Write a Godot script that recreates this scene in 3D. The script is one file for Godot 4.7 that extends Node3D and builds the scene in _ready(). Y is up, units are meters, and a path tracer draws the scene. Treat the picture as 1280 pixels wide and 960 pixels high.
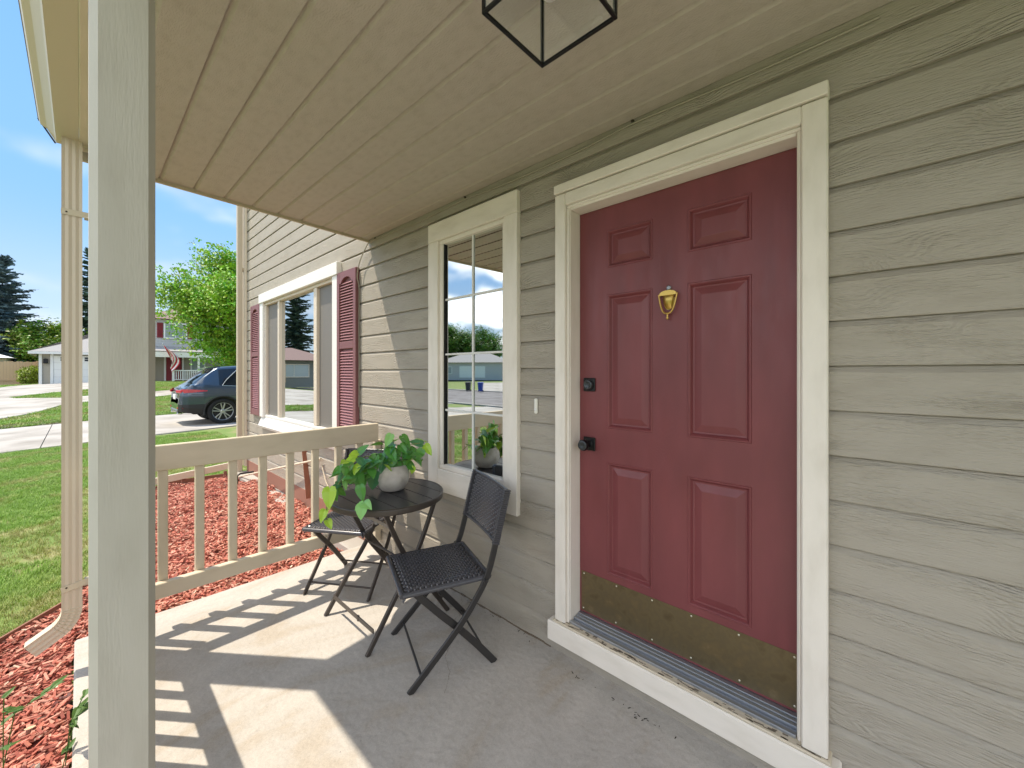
extends Node3D
# A shaded front porch with a red door, a bistro set and a street beyond its railing.

const EYE := 1.427
const WALL := 1.66            # outer face of the siding on the house wall (faces -x)
const LAP := 0.1456           # height of one siding course
const LAP_ZERO := -0.008
const SUN := Vector3(0.32, -1.0, 0.41)

var rng := RandomNumberGenerator.new()
var used := {}
var M := {}

# ---------------------------------------------------------------- mesh building
class MB:
	var v := PackedVector3Array()
	var n := PackedVector3Array()
	var t := PackedVector2Array()
	var i := PackedInt32Array()
	var uvo := Vector2.ZERO

	func _uv(p: Vector3, nn: Vector3, lng: int) -> Vector2:
		var a := nn.abs()
		var u := Vector2.ZERO
		if a.x >= a.y and a.x >= a.z:
			u = Vector2(p.y, p.z) if lng == 1 else Vector2(p.z, p.y)
		elif a.y >= a.z:
			u = Vector2(p.z, p.x) if lng == 2 else Vector2(p.x, p.z)
		else:
			u = Vector2(p.y, p.x) if lng == 1 else Vector2(p.x, p.y)
		return u + uvo

	func face(ps: Array, lng := 0) -> void:          # a convex face, counter-clockwise seen from outside
		var nn: Vector3 = (ps[1] - ps[0]).cross(ps[2] - ps[0]).normalized()
		var b := v.size()
		for p: Vector3 in ps:
			v.append(p)
			n.append(nn)
			t.append(_uv(p, nn, lng))
		for k in range(1, ps.size() - 1):
			i.append(b)
			i.append(b + k + 1)
			i.append(b + k)

	func facing(ps: Array, c: Vector3, lng := 0) -> void:   # the same, turned away from the point c
		var nn: Vector3 = (ps[1] - ps[0]).cross(ps[2] - ps[0])
		var m := Vector3.ZERO
		for p: Vector3 in ps:
			m += p
		m /= ps.size()
		if nn.dot(m - c) < 0.0:
			ps = ps.duplicate()
			ps.reverse()
		face(ps, lng)

	func box(c: Vector3, s: Vector3, b := Basis.IDENTITY, ch := 0.0) -> void:
		var h := s / 2.0
		var lng := 0
		if s.y >= s.x and s.y >= s.z:
			lng = 1
		elif s.z >= s.x:
			lng = 2
		var first := v.size()
		var zero := Vector3.ZERO
		if ch <= 0.0:
			for ax in 3:
				for sg: float in [-1.0, 1.0]:
					var ps := []
					for q: Vector2 in [Vector2(-1, -1), Vector2(1, -1), Vector2(1, 1), Vector2(-1, 1)]:
						var p := Vector3.ZERO
						p[ax] = sg * h[ax]
						p[(ax + 1) % 3] = q.x * h[(ax + 1) % 3]
						p[(ax + 2) % 3] = q.y * h[(ax + 2) % 3]
						ps.append(p)
					facing(ps, zero, lng)
		else:
			var P := func(sx: float, sy: float, sz: float, ax: int) -> Vector3:
				var p := Vector3(sx * (h.x - ch), sy * (h.y - ch), sz * (h.z - ch))
				p[ax] = [sx, sy, sz][ax] * h[ax]
				return p
			for ax in 3:
				for sg: float in [-1.0, 1.0]:
					var ps := []
					for q: Vector2 in [Vector2(-1, -1), Vector2(1, -1), Vector2(1, 1), Vector2(-1, 1)]:
						var k := [0.0, 0.0, 0.0]
						k[ax] = sg
						k[(ax + 1) % 3] = q.x
						k[(ax + 2) % 3] = q.y
						ps.append(P.call(k[0], k[1], k[2], ax))
					facing(ps, zero, lng)
				var a1 := (ax + 1) % 3
				var a2 := (ax + 2) % 3
				for s1: float in [-1.0, 1.0]:
					for s2: float in [-1.0, 1.0]:
						var k := [0.0, 0.0, 0.0]
						k[a1] = s1
						k[a2] = s2
						k[ax] = -1.0
						var p0: Vector3 = P.call(k[0], k[1], k[2], a1)
						var p1: Vector3 = P.call(k[0], k[1], k[2], a2)
						k[ax] = 1.0
						var p2: Vector3 = P.call(k[0], k[1], k[2], a2)
						var p3: Vector3 = P.call(k[0], k[1], k[2], a1)
						facing([p0, p1, p2, p3], zero, lng)
			for sx: float in [-1.0, 1.0]:
				for sy: float in [-1.0, 1.0]:
					for sz: float in [-1.0, 1.0]:
						facing([P.call(sx, sy, sz, 0), P.call(sx, sy, sz, 1), P.call(sx, sy, sz, 2)], zero, lng)
		for k in range(first, v.size()):
			v[k] = c + b * v[k]
			n[k] = b * n[k]

	func span(lo: Vector3, hi: Vector3, ch := 0.0) -> void:
		box((lo + hi) / 2.0, hi - lo, Basis.IDENTITY, ch)

	func bar(a: Vector3, b: Vector3, w: float, d: float, side := Vector3.UP, ch := 0.0) -> void:   # a bar from a to b, w wide across, d deep along «side»
		var z := (b - a).normalized()
		var x := side.cross(z).normalized()
		var y := z.cross(x)
		box((a + b) / 2.0, Vector3(w, d, a.distance_to(b)), Basis(x, y, z), ch)

	func tube(ps: Array, r: float, seg := 8, r2 := -1.0) -> void:
		var up := Vector3.UP
		var count := ps.size()
		var b := v.size()
		if r2 < 0.0:
			r2 = r
		var x := Vector3.ZERO
		var along := 0.0
		for k in count:
			var d: Vector3 = (ps[mini(k + 1, count - 1)] - ps[maxi(k - 1, 0)]).normalized()
			if k == 0:
				x = (up if absf(d.y) < 0.9 else Vector3.RIGHT).cross(d).normalized()
			else:
				x = (x - d * x.dot(d)).normalized()
				along += ps[k].distance_to(ps[k - 1])
			var y := d.cross(x)
			var rr := lerpf(r, r2, k / float(maxi(count - 1, 1)))
			for s in seg + 1:
				var a := TAU * s / seg
				var q := x * cos(a) + y * sin(a)
				v.append(ps[k] + q * rr)
				n.append(q)
				t.append(Vector2(along, s / float(seg) * TAU * r) + uvo)
		for k in count - 1:
			for s in seg:
				var a := b + k * (seg + 1) + s
				var e := a + seg + 1
				i.append_array([a, e, a + 1, a + 1, e, e + 1])
		for e: int in [0, count - 1]:
			var ring := []
			for s in seg:
				ring.append(v[b + e * (seg + 1) + s])
			facing(ring, ps[clampi(e, 1, count - 2) if count > 2 else (1 if e == 0 else 0)])

	func lathe(prof: Array, seg := 24, at := Transform3D.IDENTITY) -> void:   # profile of (radius, height) turned about y
		var b := v.size()
		var m := prof.size()
		for k in m:
			var p: Vector2 = prof[k]
			var d: Vector2 = prof[mini(k + 1, m - 1)] - prof[maxi(k - 1, 0)]
			var nn := Vector2(d.y, -d.x).normalized()
			for s in seg + 1:
				var a := TAU * s / seg
				v.append(at * Vector3(p.x * cos(a), p.y, p.x * sin(a)))
				n.append(at.basis * Vector3(nn.x * cos(a), nn.y, nn.x * sin(a)))
				t.append(Vector2(a * 0.1, p.y) + uvo)
		for k in m - 1:
			for s in seg:
				var a := b + k * (seg + 1) + s
				var e := a + seg + 1
				i.append_array([a, a + 1, e, a + 1, e + 1, e])

	func grid(nu: int, nv: int, f: Callable, flip := false) -> void:         # smooth sheet f(u, v) with u, v in 0..1
		var b := v.size()
		for kv in nv + 1:
			for ku in nu + 1:
				v.append(f.call(ku / float(nu), kv / float(nv)))
				n.append(Vector3.ZERO)
		for kv in nv + 1:
			for ku in nu + 1:
				var a := b + kv * (nu + 1) + ku
				var du: Vector3 = v[b + kv * (nu + 1) + mini(ku + 1, nu)] - v[b + kv * (nu + 1) + maxi(ku - 1, 0)]
				var dv: Vector3 = v[b + mini(kv + 1, nv) * (nu + 1) + ku] - v[b + maxi(kv - 1, 0) * (nu + 1) + ku]
				n[a] = du.cross(dv).normalized() * (-1.0 if flip else 1.0)
				t.append(Vector2(ku / float(nu), kv / float(nv)) + uvo)
		for kv in nv:
			for ku in nu:
				var a := b + kv * (nu + 1) + ku
				var e := a + nu + 1
				if flip:
					i.append_array([a, a + 1, e, a + 1, e + 1, e])
				else:
					i.append_array([a, e, a + 1, a + 1, e, e + 1])

	func prism(poly: Array, lo: float, hi: float, ax: int) -> void:          # a convex polygon of the other two axes, drawn out along ax
		var c := Vector3.ZERO
		var A := []
		var B := []
		for p: Vector2 in poly:
			var q := Vector3.ZERO
			q[(ax + 1) % 3] = p.x
			q[(ax + 2) % 3] = p.y
			q[ax] = lo
			A.append(q)
			q[ax] = hi
			B.append(q)
			c += A[-1] + B[-1]
		c /= 2.0 * poly.size()
		facing(A, c, ax)
		facing(B, c, ax)
		for k in poly.size():
			var j := (k + 1) % poly.size()
			facing([A[k], A[j], B[j], B[k]], c, ax)

	func done() -> ArrayMesh:
		var a := []
		a.resize(Mesh.ARRAY_MAX)
		a[Mesh.ARRAY_VERTEX] = v
		a[Mesh.ARRAY_NORMAL] = n
		a[Mesh.ARRAY_TEX_UV] = t
		a[Mesh.ARRAY_INDEX] = i
		var m := ArrayMesh.new()
		m.add_surface_from_arrays(Mesh.PRIMITIVE_TRIANGLES, a)
		return m

# ---------------------------------------------------------------- nodes
func numbered(called: String, parent: Node) -> String:
	var key := str(parent.get_instance_id()) + called
	var k: int = used.get(key, 0)
	used[key] = k + 1
	return called if k == 0 else "%s_%03d" % [called, k]

func tag(o: Node, label: String, category: String, group := "") -> Node:
	o.set_meta("label", label)
	o.set_meta("category", category)
	if group:
		o.set_meta("group", group)
	return o

func thing(called: String, label: String, category: String, at := Vector3.ZERO, turn := 0.0, group := "") -> Node3D:
	var o := Node3D.new()
	o.name = numbered(called, self)
	o.position = at
	o.rotation.y = turn
	add_child(o, true)
	tag(o, label, category, group)
	return o

func part(called: String, m: Variant, mat: Material, parent: Node) -> MeshInstance3D:
	var o := MeshInstance3D.new()
	o.name = numbered(called, parent)
	o.mesh = m.done() if m is MB else m
	o.material_override = mat
	parent.add_child(o, true)
	return o

func structure(called: String, m: Variant, mat: Material) -> MeshInstance3D:
	var o := part(called, m, mat, self)
	o.set_meta("kind", "structure")
	return o

func many(called: String, mesh: Mesh, mat: Material, where: Array, tint: Array, parent: Node) -> MultiMeshInstance3D:
	var mm := MultiMesh.new()
	mm.transform_format = MultiMesh.TRANSFORM_3D
	mm.use_colors = tint.size() > 0
	mm.mesh = mesh
	mm.instance_count = where.size()
	for k in where.size():
		mm.set_instance_transform(k, where[k])
		if tint.size() > 0:
			mm.set_instance_color(k, tint[k])
	var o := MultiMeshInstance3D.new()
	o.name = numbered(called, parent)
	o.multimesh = mm
	o.material_override = mat
	parent.add_child(o, true)
	return o

func merged(called: String, mesh: Mesh, mat: Material, where: Array, tint: Array, parent: Node) -> MeshInstance3D:
	# the copies as one mesh with a colour each, for crowns
	var src := mesh.surface_get_arrays(0)
	var id: PackedInt32Array = src[Mesh.ARRAY_INDEX]
	var v := PackedVector3Array()
	var n := PackedVector3Array()
	for k in id:
		v.append(src[Mesh.ARRAY_VERTEX][k])
		n.append(src[Mesh.ARRAY_NORMAL][k])
	var V := PackedVector3Array()
	var N := PackedVector3Array()
	var C := PackedColorArray()
	var one := PackedColorArray()
	one.resize(v.size())
	for k in where.size():
		var t: Transform3D = where[k]
		V.append_array(t * v)
		N.append_array(Transform3D(t.basis.orthonormalized(), Vector3.ZERO) * n)
		one.fill(tint[k])
		C.append_array(one)
	var a := []
	a.resize(Mesh.ARRAY_MAX)
	a[Mesh.ARRAY_VERTEX] = V
	a[Mesh.ARRAY_NORMAL] = N
	a[Mesh.ARRAY_COLOR] = C
	var m := ArrayMesh.new()
	m.add_surface_from_arrays(Mesh.PRIMITIVE_TRIANGLES, a)
	return part(called, m, mat, parent)

func rgb(r: float, g: float, b: float) -> Color:
	return Color(r / 255.0, g / 255.0, b / 255.0)

func lin(r: float, g: float, b: float) -> Color:
	return Color(r, g, b).linear_to_srgb()

func mat(called: String, c: Color, rough := 0.7, metal := 0.0) -> StandardMaterial3D:
	var m := StandardMaterial3D.new()
	m.resource_name = called
	m.albedo_color = c
	m.roughness = rough
	m.metallic = metal
	M[called] = m
	return m

func r(a: float, b: float) -> float:
	return rng.randf_range(a, b)

func smooth(a: float, b: float, x: float) -> float:
	return smoothstep(0.0, 1.0, clampf((x - a) / (b - a), 0.0, 1.0))

# ---------------------------------------------------------------- textures
func noise_tex(freq: float, octaves: int, ramp: Gradient, size := 512, sd := 1) -> NoiseTexture2D:
	var f := FastNoiseLite.new()
	f.noise_type = FastNoiseLite.TYPE_SIMPLEX_SMOOTH
	f.frequency = freq
	f.fractal_octaves = octaves
	f.seed = sd
	var t := NoiseTexture2D.new()
	t.width = size
	t.height = size
	t.seamless = true
	t.noise = f
	if ramp:
		t.color_ramp = ramp
	return t

func ramp(stops: Array) -> Gradient:
	var g := Gradient.new()
	var offs := PackedFloat32Array()
	var cols := PackedColorArray()
	for s in stops:
		offs.append(s[0])
		cols.append(s[1])
	g.offsets = offs
	g.colors = cols
	return g

func grain_image(w: int, h: int, lines: float, sd: int) -> Image:
	# Rough sawn, painted wood: long raised grain that bends round a few knots, with smoother stretches between.
	var a := FastNoiseLite.new()
	a.seed = sd
	a.noise_type = FastNoiseLite.TYPE_SIMPLEX_SMOOTH
	a.frequency = 1.0
	a.fractal_octaves = 3
	var knots := []
	var rg := RandomNumberGenerator.new()
	rg.seed = sd
	for k in 9:
		knots.append([rg.randf(), rg.randf(), rg.randf_range(0.015, 0.05), rg.randf_range(0.03, 0.09)])
	var im := Image.create(w, h, false, Image.FORMAT_L8)
	for y in h:
		for x in w:
			var u := x / float(w)
			var q := y / float(h)
			var blend := smoothstep(0.85, 1.0, u)
			var n1 := lerpf(a.get_noise_2d(u * 4.0, q * 9.0), a.get_noise_2d((u - 1.0) * 4.0, q * 9.0), blend)
			var s := q * lines + 1.6 * n1
			var swirl := 0.0
			for k in knots:
				var dx: float = absf(u - k[0])
				dx = minf(dx, 1.0 - dx) / k[2]
				var dy: float = absf(q - k[1])
				dy = minf(dy, 1.0 - dy) / k[3]
				var e := dx * dx + dy * dy
				if e < 9.0:
					swirl += 4.0 * exp(-e * 0.6)
			s += swirl
			var ridge := 1.0 - absf(2.0 * (s - floorf(s)) - 1.0)
			var fine := lerpf(a.get_noise_2d(u * 48.0, q * 150.0), a.get_noise_2d((u - 1.0) * 48.0, q * 150.0), blend)
			var strength := clampf(0.55 + 1.3 * lerpf(a.get_noise_2d(u * 2.2 + 40.0, q * 5.0), a.get_noise_2d((u - 1.0) * 2.2 + 40.0, q * 5.0), blend) + swirl * 0.2, 0.1, 1.0)
			var hgt := 0.5 + (ridge - 0.5) * (0.5 * strength + 0.55 * minf(1.0, swirl)) + fine * 0.5 * (0.5 + strength)
			im.set_pixel(x, y, Color(hgt, hgt, hgt))
	return im

func concrete_image(n: int) -> Image:
	# trowelled concrete: cloudy tone, sandy speckle and a few faint stains
	var a := FastNoiseLite.new()
	a.seed = 31
	a.noise_type = FastNoiseLite.TYPE_SIMPLEX_SMOOTH
	a.frequency = 1.0
	a.fractal_octaves = 5
	a.fractal_gain = 0.6
	var rg := RandomNumberGenerator.new()
	rg.seed = 77
	var im := Image.create(n, n, false, Image.FORMAT_RGB8)
	for y in n:
		for x in n:
			var u := x / float(n)
			var q := y / float(n)
			var e := Vector3(cos(u * TAU), sin(u * TAU), cos(q * TAU)) * 0.7
			var w := a.get_noise_3d(e.x, e.y + 3.0 * sin(q * TAU) * 0.7, e.z)
			var f := a.get_noise_2d(x * 0.11, y * 0.11)
			var t := 0.86 + 0.15 * w + 0.06 * f + 0.15 * a.get_noise_2d(x * 0.33 + 500.0, y * 0.33) + (rg.randf() - 0.5) * 0.12
			if rg.randf() < 0.006:
				t *= 0.78
			var brown := smoothstep(-0.05, -0.5, w) * 0.085
			im.set_pixel(x, y, Color(clampf(t, 0, 1), clampf(t * (1.0 - brown * 0.6), 0, 1), clampf(t * (1.0 - brown * 1.4), 0, 1)).linear_to_srgb())
	return im

func sky_image(w: int, h: int) -> Image:
	var a := FastNoiseLite.new()
	a.seed = 14
	a.noise_type = FastNoiseLite.TYPE_SIMPLEX_SMOOTH
	a.frequency = 1.0
	a.fractal_octaves = 6
	a.fractal_gain = 0.55
	var im := Image.create(w, h, false, Image.FORMAT_RGBF)
	var zen := Vector3(0.125, 0.34, 0.74)
	var mid := Vector3(0.235, 0.46, 0.80)
	var hor := Vector3(0.52, 0.65, 0.76)
	for y in h:
		var th := PI * (y + 0.5) / h
		var up := cos(th)
		for x in w:
			var c: Vector3
			if up <= 0.0:
				c = Vector3(0.30, 0.30, 0.27)
			else:
				var ph := TAU * (x + 0.5) / w         # column 0 is towards -z
				var d := Vector3(sin(ph) * sin(th), up, -cos(ph) * sin(th))
				c = hor.lerp(mid, smoothstep(0.0, 0.32, up)).lerp(zen, smoothstep(0.25, 0.95, up))
				var p := Vector2(d.x, d.z) / (up + 0.16)
				var cl := a.get_noise_3d(p.x * 0.85, 0.0, p.y * 0.85) + 0.35 * a.get_noise_3d(p.x * 3.1, 9.0, p.y * 3.1)
				# cumulus stand over the street; towards the neighbours the sky is nearly clear
				var side := smoothstep(0.0, 0.48, -d.x * 0.9 + 0.28 * d.z)
				var cover := smoothstep(lerpf(0.02, -0.24, side), lerpf(0.80, 0.14, side), cl)
				cover *= smoothstep(0.0, 0.1, up)
				var white := Vector3(1.9, 1.88, 1.86).lerp(Vector3(0.9, 0.92, 0.95), 1.0 - side) * (0.86 + 0.3 * a.get_noise_3d(p.x * 2.2, 4.0, p.y * 2.2))
				c = c.lerp(white, cover * lerpf(0.7, 0.95, side))
			im.set_pixel(x, y, Color(c.x, c.y, c.z))
	return im

func make_materials() -> void:
	var grain := ImageTexture.create_from_image(grain_image(1024, 512, 46.0, 5))
	var paint := noise_tex(0.012, 5, ramp([[0.0, rgb(238, 237, 234)], [0.45, rgb(249, 249, 248)], [1.0, rgb(255, 255, 255)]]), 512, 3)
	for d in [["siding", lin(0.408, 0.366, 0.306), 0.62, 0.28], ["ceiling", lin(0.52, 0.462, 0.40), 0.62, 0.26], ["trim", lin(0.88, 0.81, 0.725), 0.5, 0.03], ["rail", lin(0.69, 0.60, 0.46), 0.5, 0.03], ["post", lin(0.51, 0.485, 0.42), 0.5, 0.025]]:
		var m := mat(d[0], d[1], d[2])
		m.albedo_texture = paint
		m.uv1_scale = Vector3(0.5, 1.67, 1.0)
		m.heightmap_enabled = true
		m.heightmap_texture = grain
		m.heightmap_scale = d[3]
	var grit := noise_tex(0.09, 4, null, 512, 8)
	M.ceiling.heightmap_texture = grit
	M.ceiling.heightmap_scale = 0.16
	M.ceiling.uv1_scale = Vector3(1.5, 3.2, 1.0)
	for d in [["slab", lin(0.545, 0.505, 0.455), 0.88], ["paving", lin(0.49, 0.46, 0.42), 0.9], ["asphalt", lin(0.24, 0.225, 0.225), 0.9], ["pot", lin(0.68, 0.63, 0.585), 0.85]]:
		var m := mat(d[0], d[1], d[2])
		m.albedo_texture = noise_tex(0.006, 6, ramp([[0.0, rgb(188, 184, 178)], [0.5, rgb(236, 234, 231)], [1.0, rgb(255, 255, 255)]]), 512, 21)
		m.uv1_triplanar = true
		m.uv1_world_triplanar = true
		m.uv1_scale = Vector3(0.9, 0.9, 0.9)
		m.heightmap_enabled = true
		m.heightmap_texture = grit
		m.heightmap_scale = 0.25
		if d[0] == "paving" or d[0] == "asphalt":
			m.uv1_scale = Vector3(0.17, 0.17, 0.17)
			m.heightmap_enabled = false
		if d[0] == "slab":
			m.uv1_scale = Vector3(0.5, 0.5, 0.5)
			m.albedo_texture = ImageTexture.create_from_image(concrete_image(1024))
		if d[0] == "pot":
			m.uv1_scale = Vector3(3, 3, 3)
			m.heightmap_scale = 0.1
	var door := mat("door_red", lin(0.218, 0.053, 0.058), 0.36)
	door.albedo_texture = noise_tex(0.01, 4, ramp([[0.0, rgb(226, 226, 226)], [1.0, rgb(255, 255, 255)]]), 256, 4)
	door.roughness_texture = noise_tex(0.02, 5, ramp([[0.0, rgb(170, 170, 170)], [1.0, rgb(255, 255, 255)]]), 512, 14)
	door.roughness = 0.5
	door.heightmap_enabled = true
	door.heightmap_texture = grain
	door.heightmap_scale = 0.018
	door.uv1_scale = Vector3(0.5, 1.67, 1.0)
	var brass := mat("old_brass", Color.WHITE, 0.42, 0.85)
	brass.albedo_texture = noise_tex(0.016, 6, ramp([[0.0, rgb(110, 97, 74)], [0.4, rgb(130, 116, 88)], [0.55, rgb(124, 111, 86)], [0.8, rgb(134, 118, 88)], [1.0, rgb(152, 135, 104)]]), 512, 9)
	brass.uv1_triplanar = true
	brass.uv1_scale = Vector3(1.3, 1.3, 1.3)
	mat("brass", rgb(196, 166, 92), 0.3, 1.0)
	mat("brass_dull", rgb(196, 160, 92), 0.35, 1.0)
	mat("screw", rgb(226, 220, 200), 0.3, 0.9)
	mat("black_metal", rgb(24, 24, 26), 0.4, 0.3)
	mat("lock_face", rgb(72, 74, 78), 0.35, 0.7)
	mat("steel", rgb(150, 152, 156), 0.38, 0.85)
	mat("aluminium", rgb(172, 176, 182), 0.4, 0.75)
	mat("weather_strip", rgb(18, 16, 16), 0.8)
	mat("gutter", lin(0.60, 0.53, 0.39), 0.45)
	mat("spout", lin(0.60, 0.52, 0.40), 0.42)
	mat("joint_dark", rgb(60, 52, 40), 0.8)
	mat("caulk", rgb(116, 104, 88), 0.9)
	mat("shingle", lin(0.27, 0.25, 0.25), 0.95)
	mat("shutter", lin(0.215, 0.088, 0.094), 0.5)
	mat("louvre", lin(0.34, 0.155, 0.165), 0.5)
	mat("white_paint", lin(0.80, 0.79, 0.75), 0.45)
	mat("muntin", lin(0.78, 0.77, 0.73), 0.4)
	mat("sash", lin(0.66, 0.58, 0.47), 0.45)
	mat("window_glass", lin(0.66, 0.69, 0.69), 0.015, 1.0)
	mat("screen_mesh", lin(0.20, 0.185, 0.17), 0.55, 0.2)
	mat("dark_room", rgb(20, 20, 22), 0.9)
	mat("band_brown", lin(0.28, 0.135, 0.095), 0.9)
	mat("pipe_brown", lin(0.54, 0.46, 0.34), 0.5)
	mat("rust", lin(0.30, 0.12, 0.07), 0.9)
	mat("cable", lin(0.36, 0.33, 0.26), 0.5)
	mat("button_white", lin(0.82, 0.80, 0.72), 0.3)
	mat("rattan", lin(0.085, 0.083, 0.092), 0.22)
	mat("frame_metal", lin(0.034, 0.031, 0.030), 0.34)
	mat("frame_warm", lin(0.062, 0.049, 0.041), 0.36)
	mat("table_plank", lin(0.042, 0.041, 0.045), 0.32)
	mat("soil", lin(0.025, 0.018, 0.013), 0.95)
	for d in [["leaf_green", lin(0.07, 0.27, 0.045)], ["leaf_pale", lin(0.25, 0.56, 0.16)], ["leaf_lime", lin(0.42, 0.66, 0.06)], ["leaf_teal", lin(0.05, 0.22, 0.11)]]:
		var m := mat(d[0], d[1], 0.33)
		m.backlight_enabled = true
		m.backlight = Color(0.5, 0.55, 0.25)
	mat("vine", lin(0.22, 0.26, 0.08), 0.6)
	mat("weed", lin(0.06, 0.13, 0.02), 0.6)
	var chip := mat("mulch_chip", Color.WHITE, 0.85)
	chip.vertex_color_use_as_albedo = true
	mat("mulch_bed", lin(0.26, 0.08, 0.06), 0.95)
	mat("edging", lin(0.26, 0.12, 0.08), 0.8)
	var blade := mat("grass_blade", Color.WHITE, 0.6)
	blade.vertex_color_use_as_albedo = true
	blade.backlight_enabled = true
	blade.backlight = Color(0.5, 0.5, 0.3)
	var turf := mat("turf", Color.WHITE, 0.95)
	turf.albedo_texture = noise_tex(0.01, 5, ramp([[0.0, lin(0.12, 0.19, 0.04)], [0.45, lin(0.16, 0.23, 0.05)], [0.66, lin(0.25, 0.25, 0.10)], [1.0, lin(0.36, 0.30, 0.16)]]), 512, 2)
	turf.uv1_triplanar = true
	turf.uv1_world_triplanar = true
	turf.uv1_scale = Vector3(0.22, 0.22, 0.22)
	var leaves := mat("tree_leaf", Color.WHITE, 0.5)
	leaves.vertex_color_use_as_albedo = true
	leaves.backlight_enabled = true
	leaves.backlight = Color(0.55, 0.6, 0.3)
	var needles := mat("needles", Color.WHITE, 0.7)
	needles.vertex_color_use_as_albedo = true
	mat("bark", lin(0.13, 0.10, 0.075), 0.95)
	mat("fence_wood", lin(0.60, 0.41, 0.26), 0.85)
	mat("house_grey", lin(0.50, 0.485, 0.47), 0.8)
	mat("house_beige", lin(0.40, 0.36, 0.29), 0.8)
	mat("house_dark", lin(0.20, 0.21, 0.19), 0.8)
	mat("roof_brown", lin(0.26, 0.17, 0.15), 0.9)
	mat("roof_grey", lin(0.34, 0.32, 0.30), 0.9)
	mat("deep_red", lin(0.22, 0.02, 0.03), 0.6)
	mat("flag_red", lin(0.50, 0.03, 0.045), 0.8)
	mat("flag_white", lin(0.80, 0.78, 0.76), 0.8)
	mat("flag_blue", lin(0.03, 0.04, 0.16), 0.8)
	mat("curtained_glass", lin(0.42, 0.47, 0.47), 0.12, 0.25)
	mat("dark_glass", lin(0.02, 0.024, 0.03), 0.05, 0.3)
	var car := mat("car_paint", lin(0.050, 0.072, 0.105), 0.25, 0.5)
	car.clearcoat_enabled = true
	car.clearcoat = 1.0
	car.clearcoat_roughness = 0.03
	mat("car_trim", rgb(26, 26, 27), 0.6)
	mat("car_glass", lin(0.012, 0.016, 0.024), 0.03)
	mat("chrome", rgb(210, 212, 214), 0.15, 1.0)
	mat("tyre", rgb(24, 24, 25), 0.85)
	mat("rim", rgb(176, 178, 182), 0.3, 0.9)
	mat("tail_red", lin(0.45, 0.015, 0.02), 0.12)
	mat("bin_blue", lin(0.02, 0.06, 0.30), 0.5)
	mat("bin_dark", lin(0.03, 0.035, 0.035), 0.5)
	var lg := mat("lantern_glass", Color(1, 1, 1, 0.08), 0.02)
	lg.transparency = BaseMaterial3D.TRANSPARENCY_ALPHA

# ---------------------------------------------------------------- ground
func ground(x: float, z: float) -> float:
	return -0.12 + 0.045 * clampf(x, -16.0, 0.0) + 0.75 * smooth(-16.0, -42.0, z) * smooth(-18.0, -4.0, x) + 0.02 * maxf(0.0, -27.0 - x)

func on_ground(x: float, z: float, up := 0.0) -> Vector3:
	return Vector3(x, ground(x, z) + up, z)

func drive_near(x: float) -> float:
	return -12.55 - 0.3 * maxf(0.0, x + 0.1)

func drive_far(x: float) -> float:
	return -17.75 - 0.27 * maxf(0.0, x + 0.3)

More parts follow.
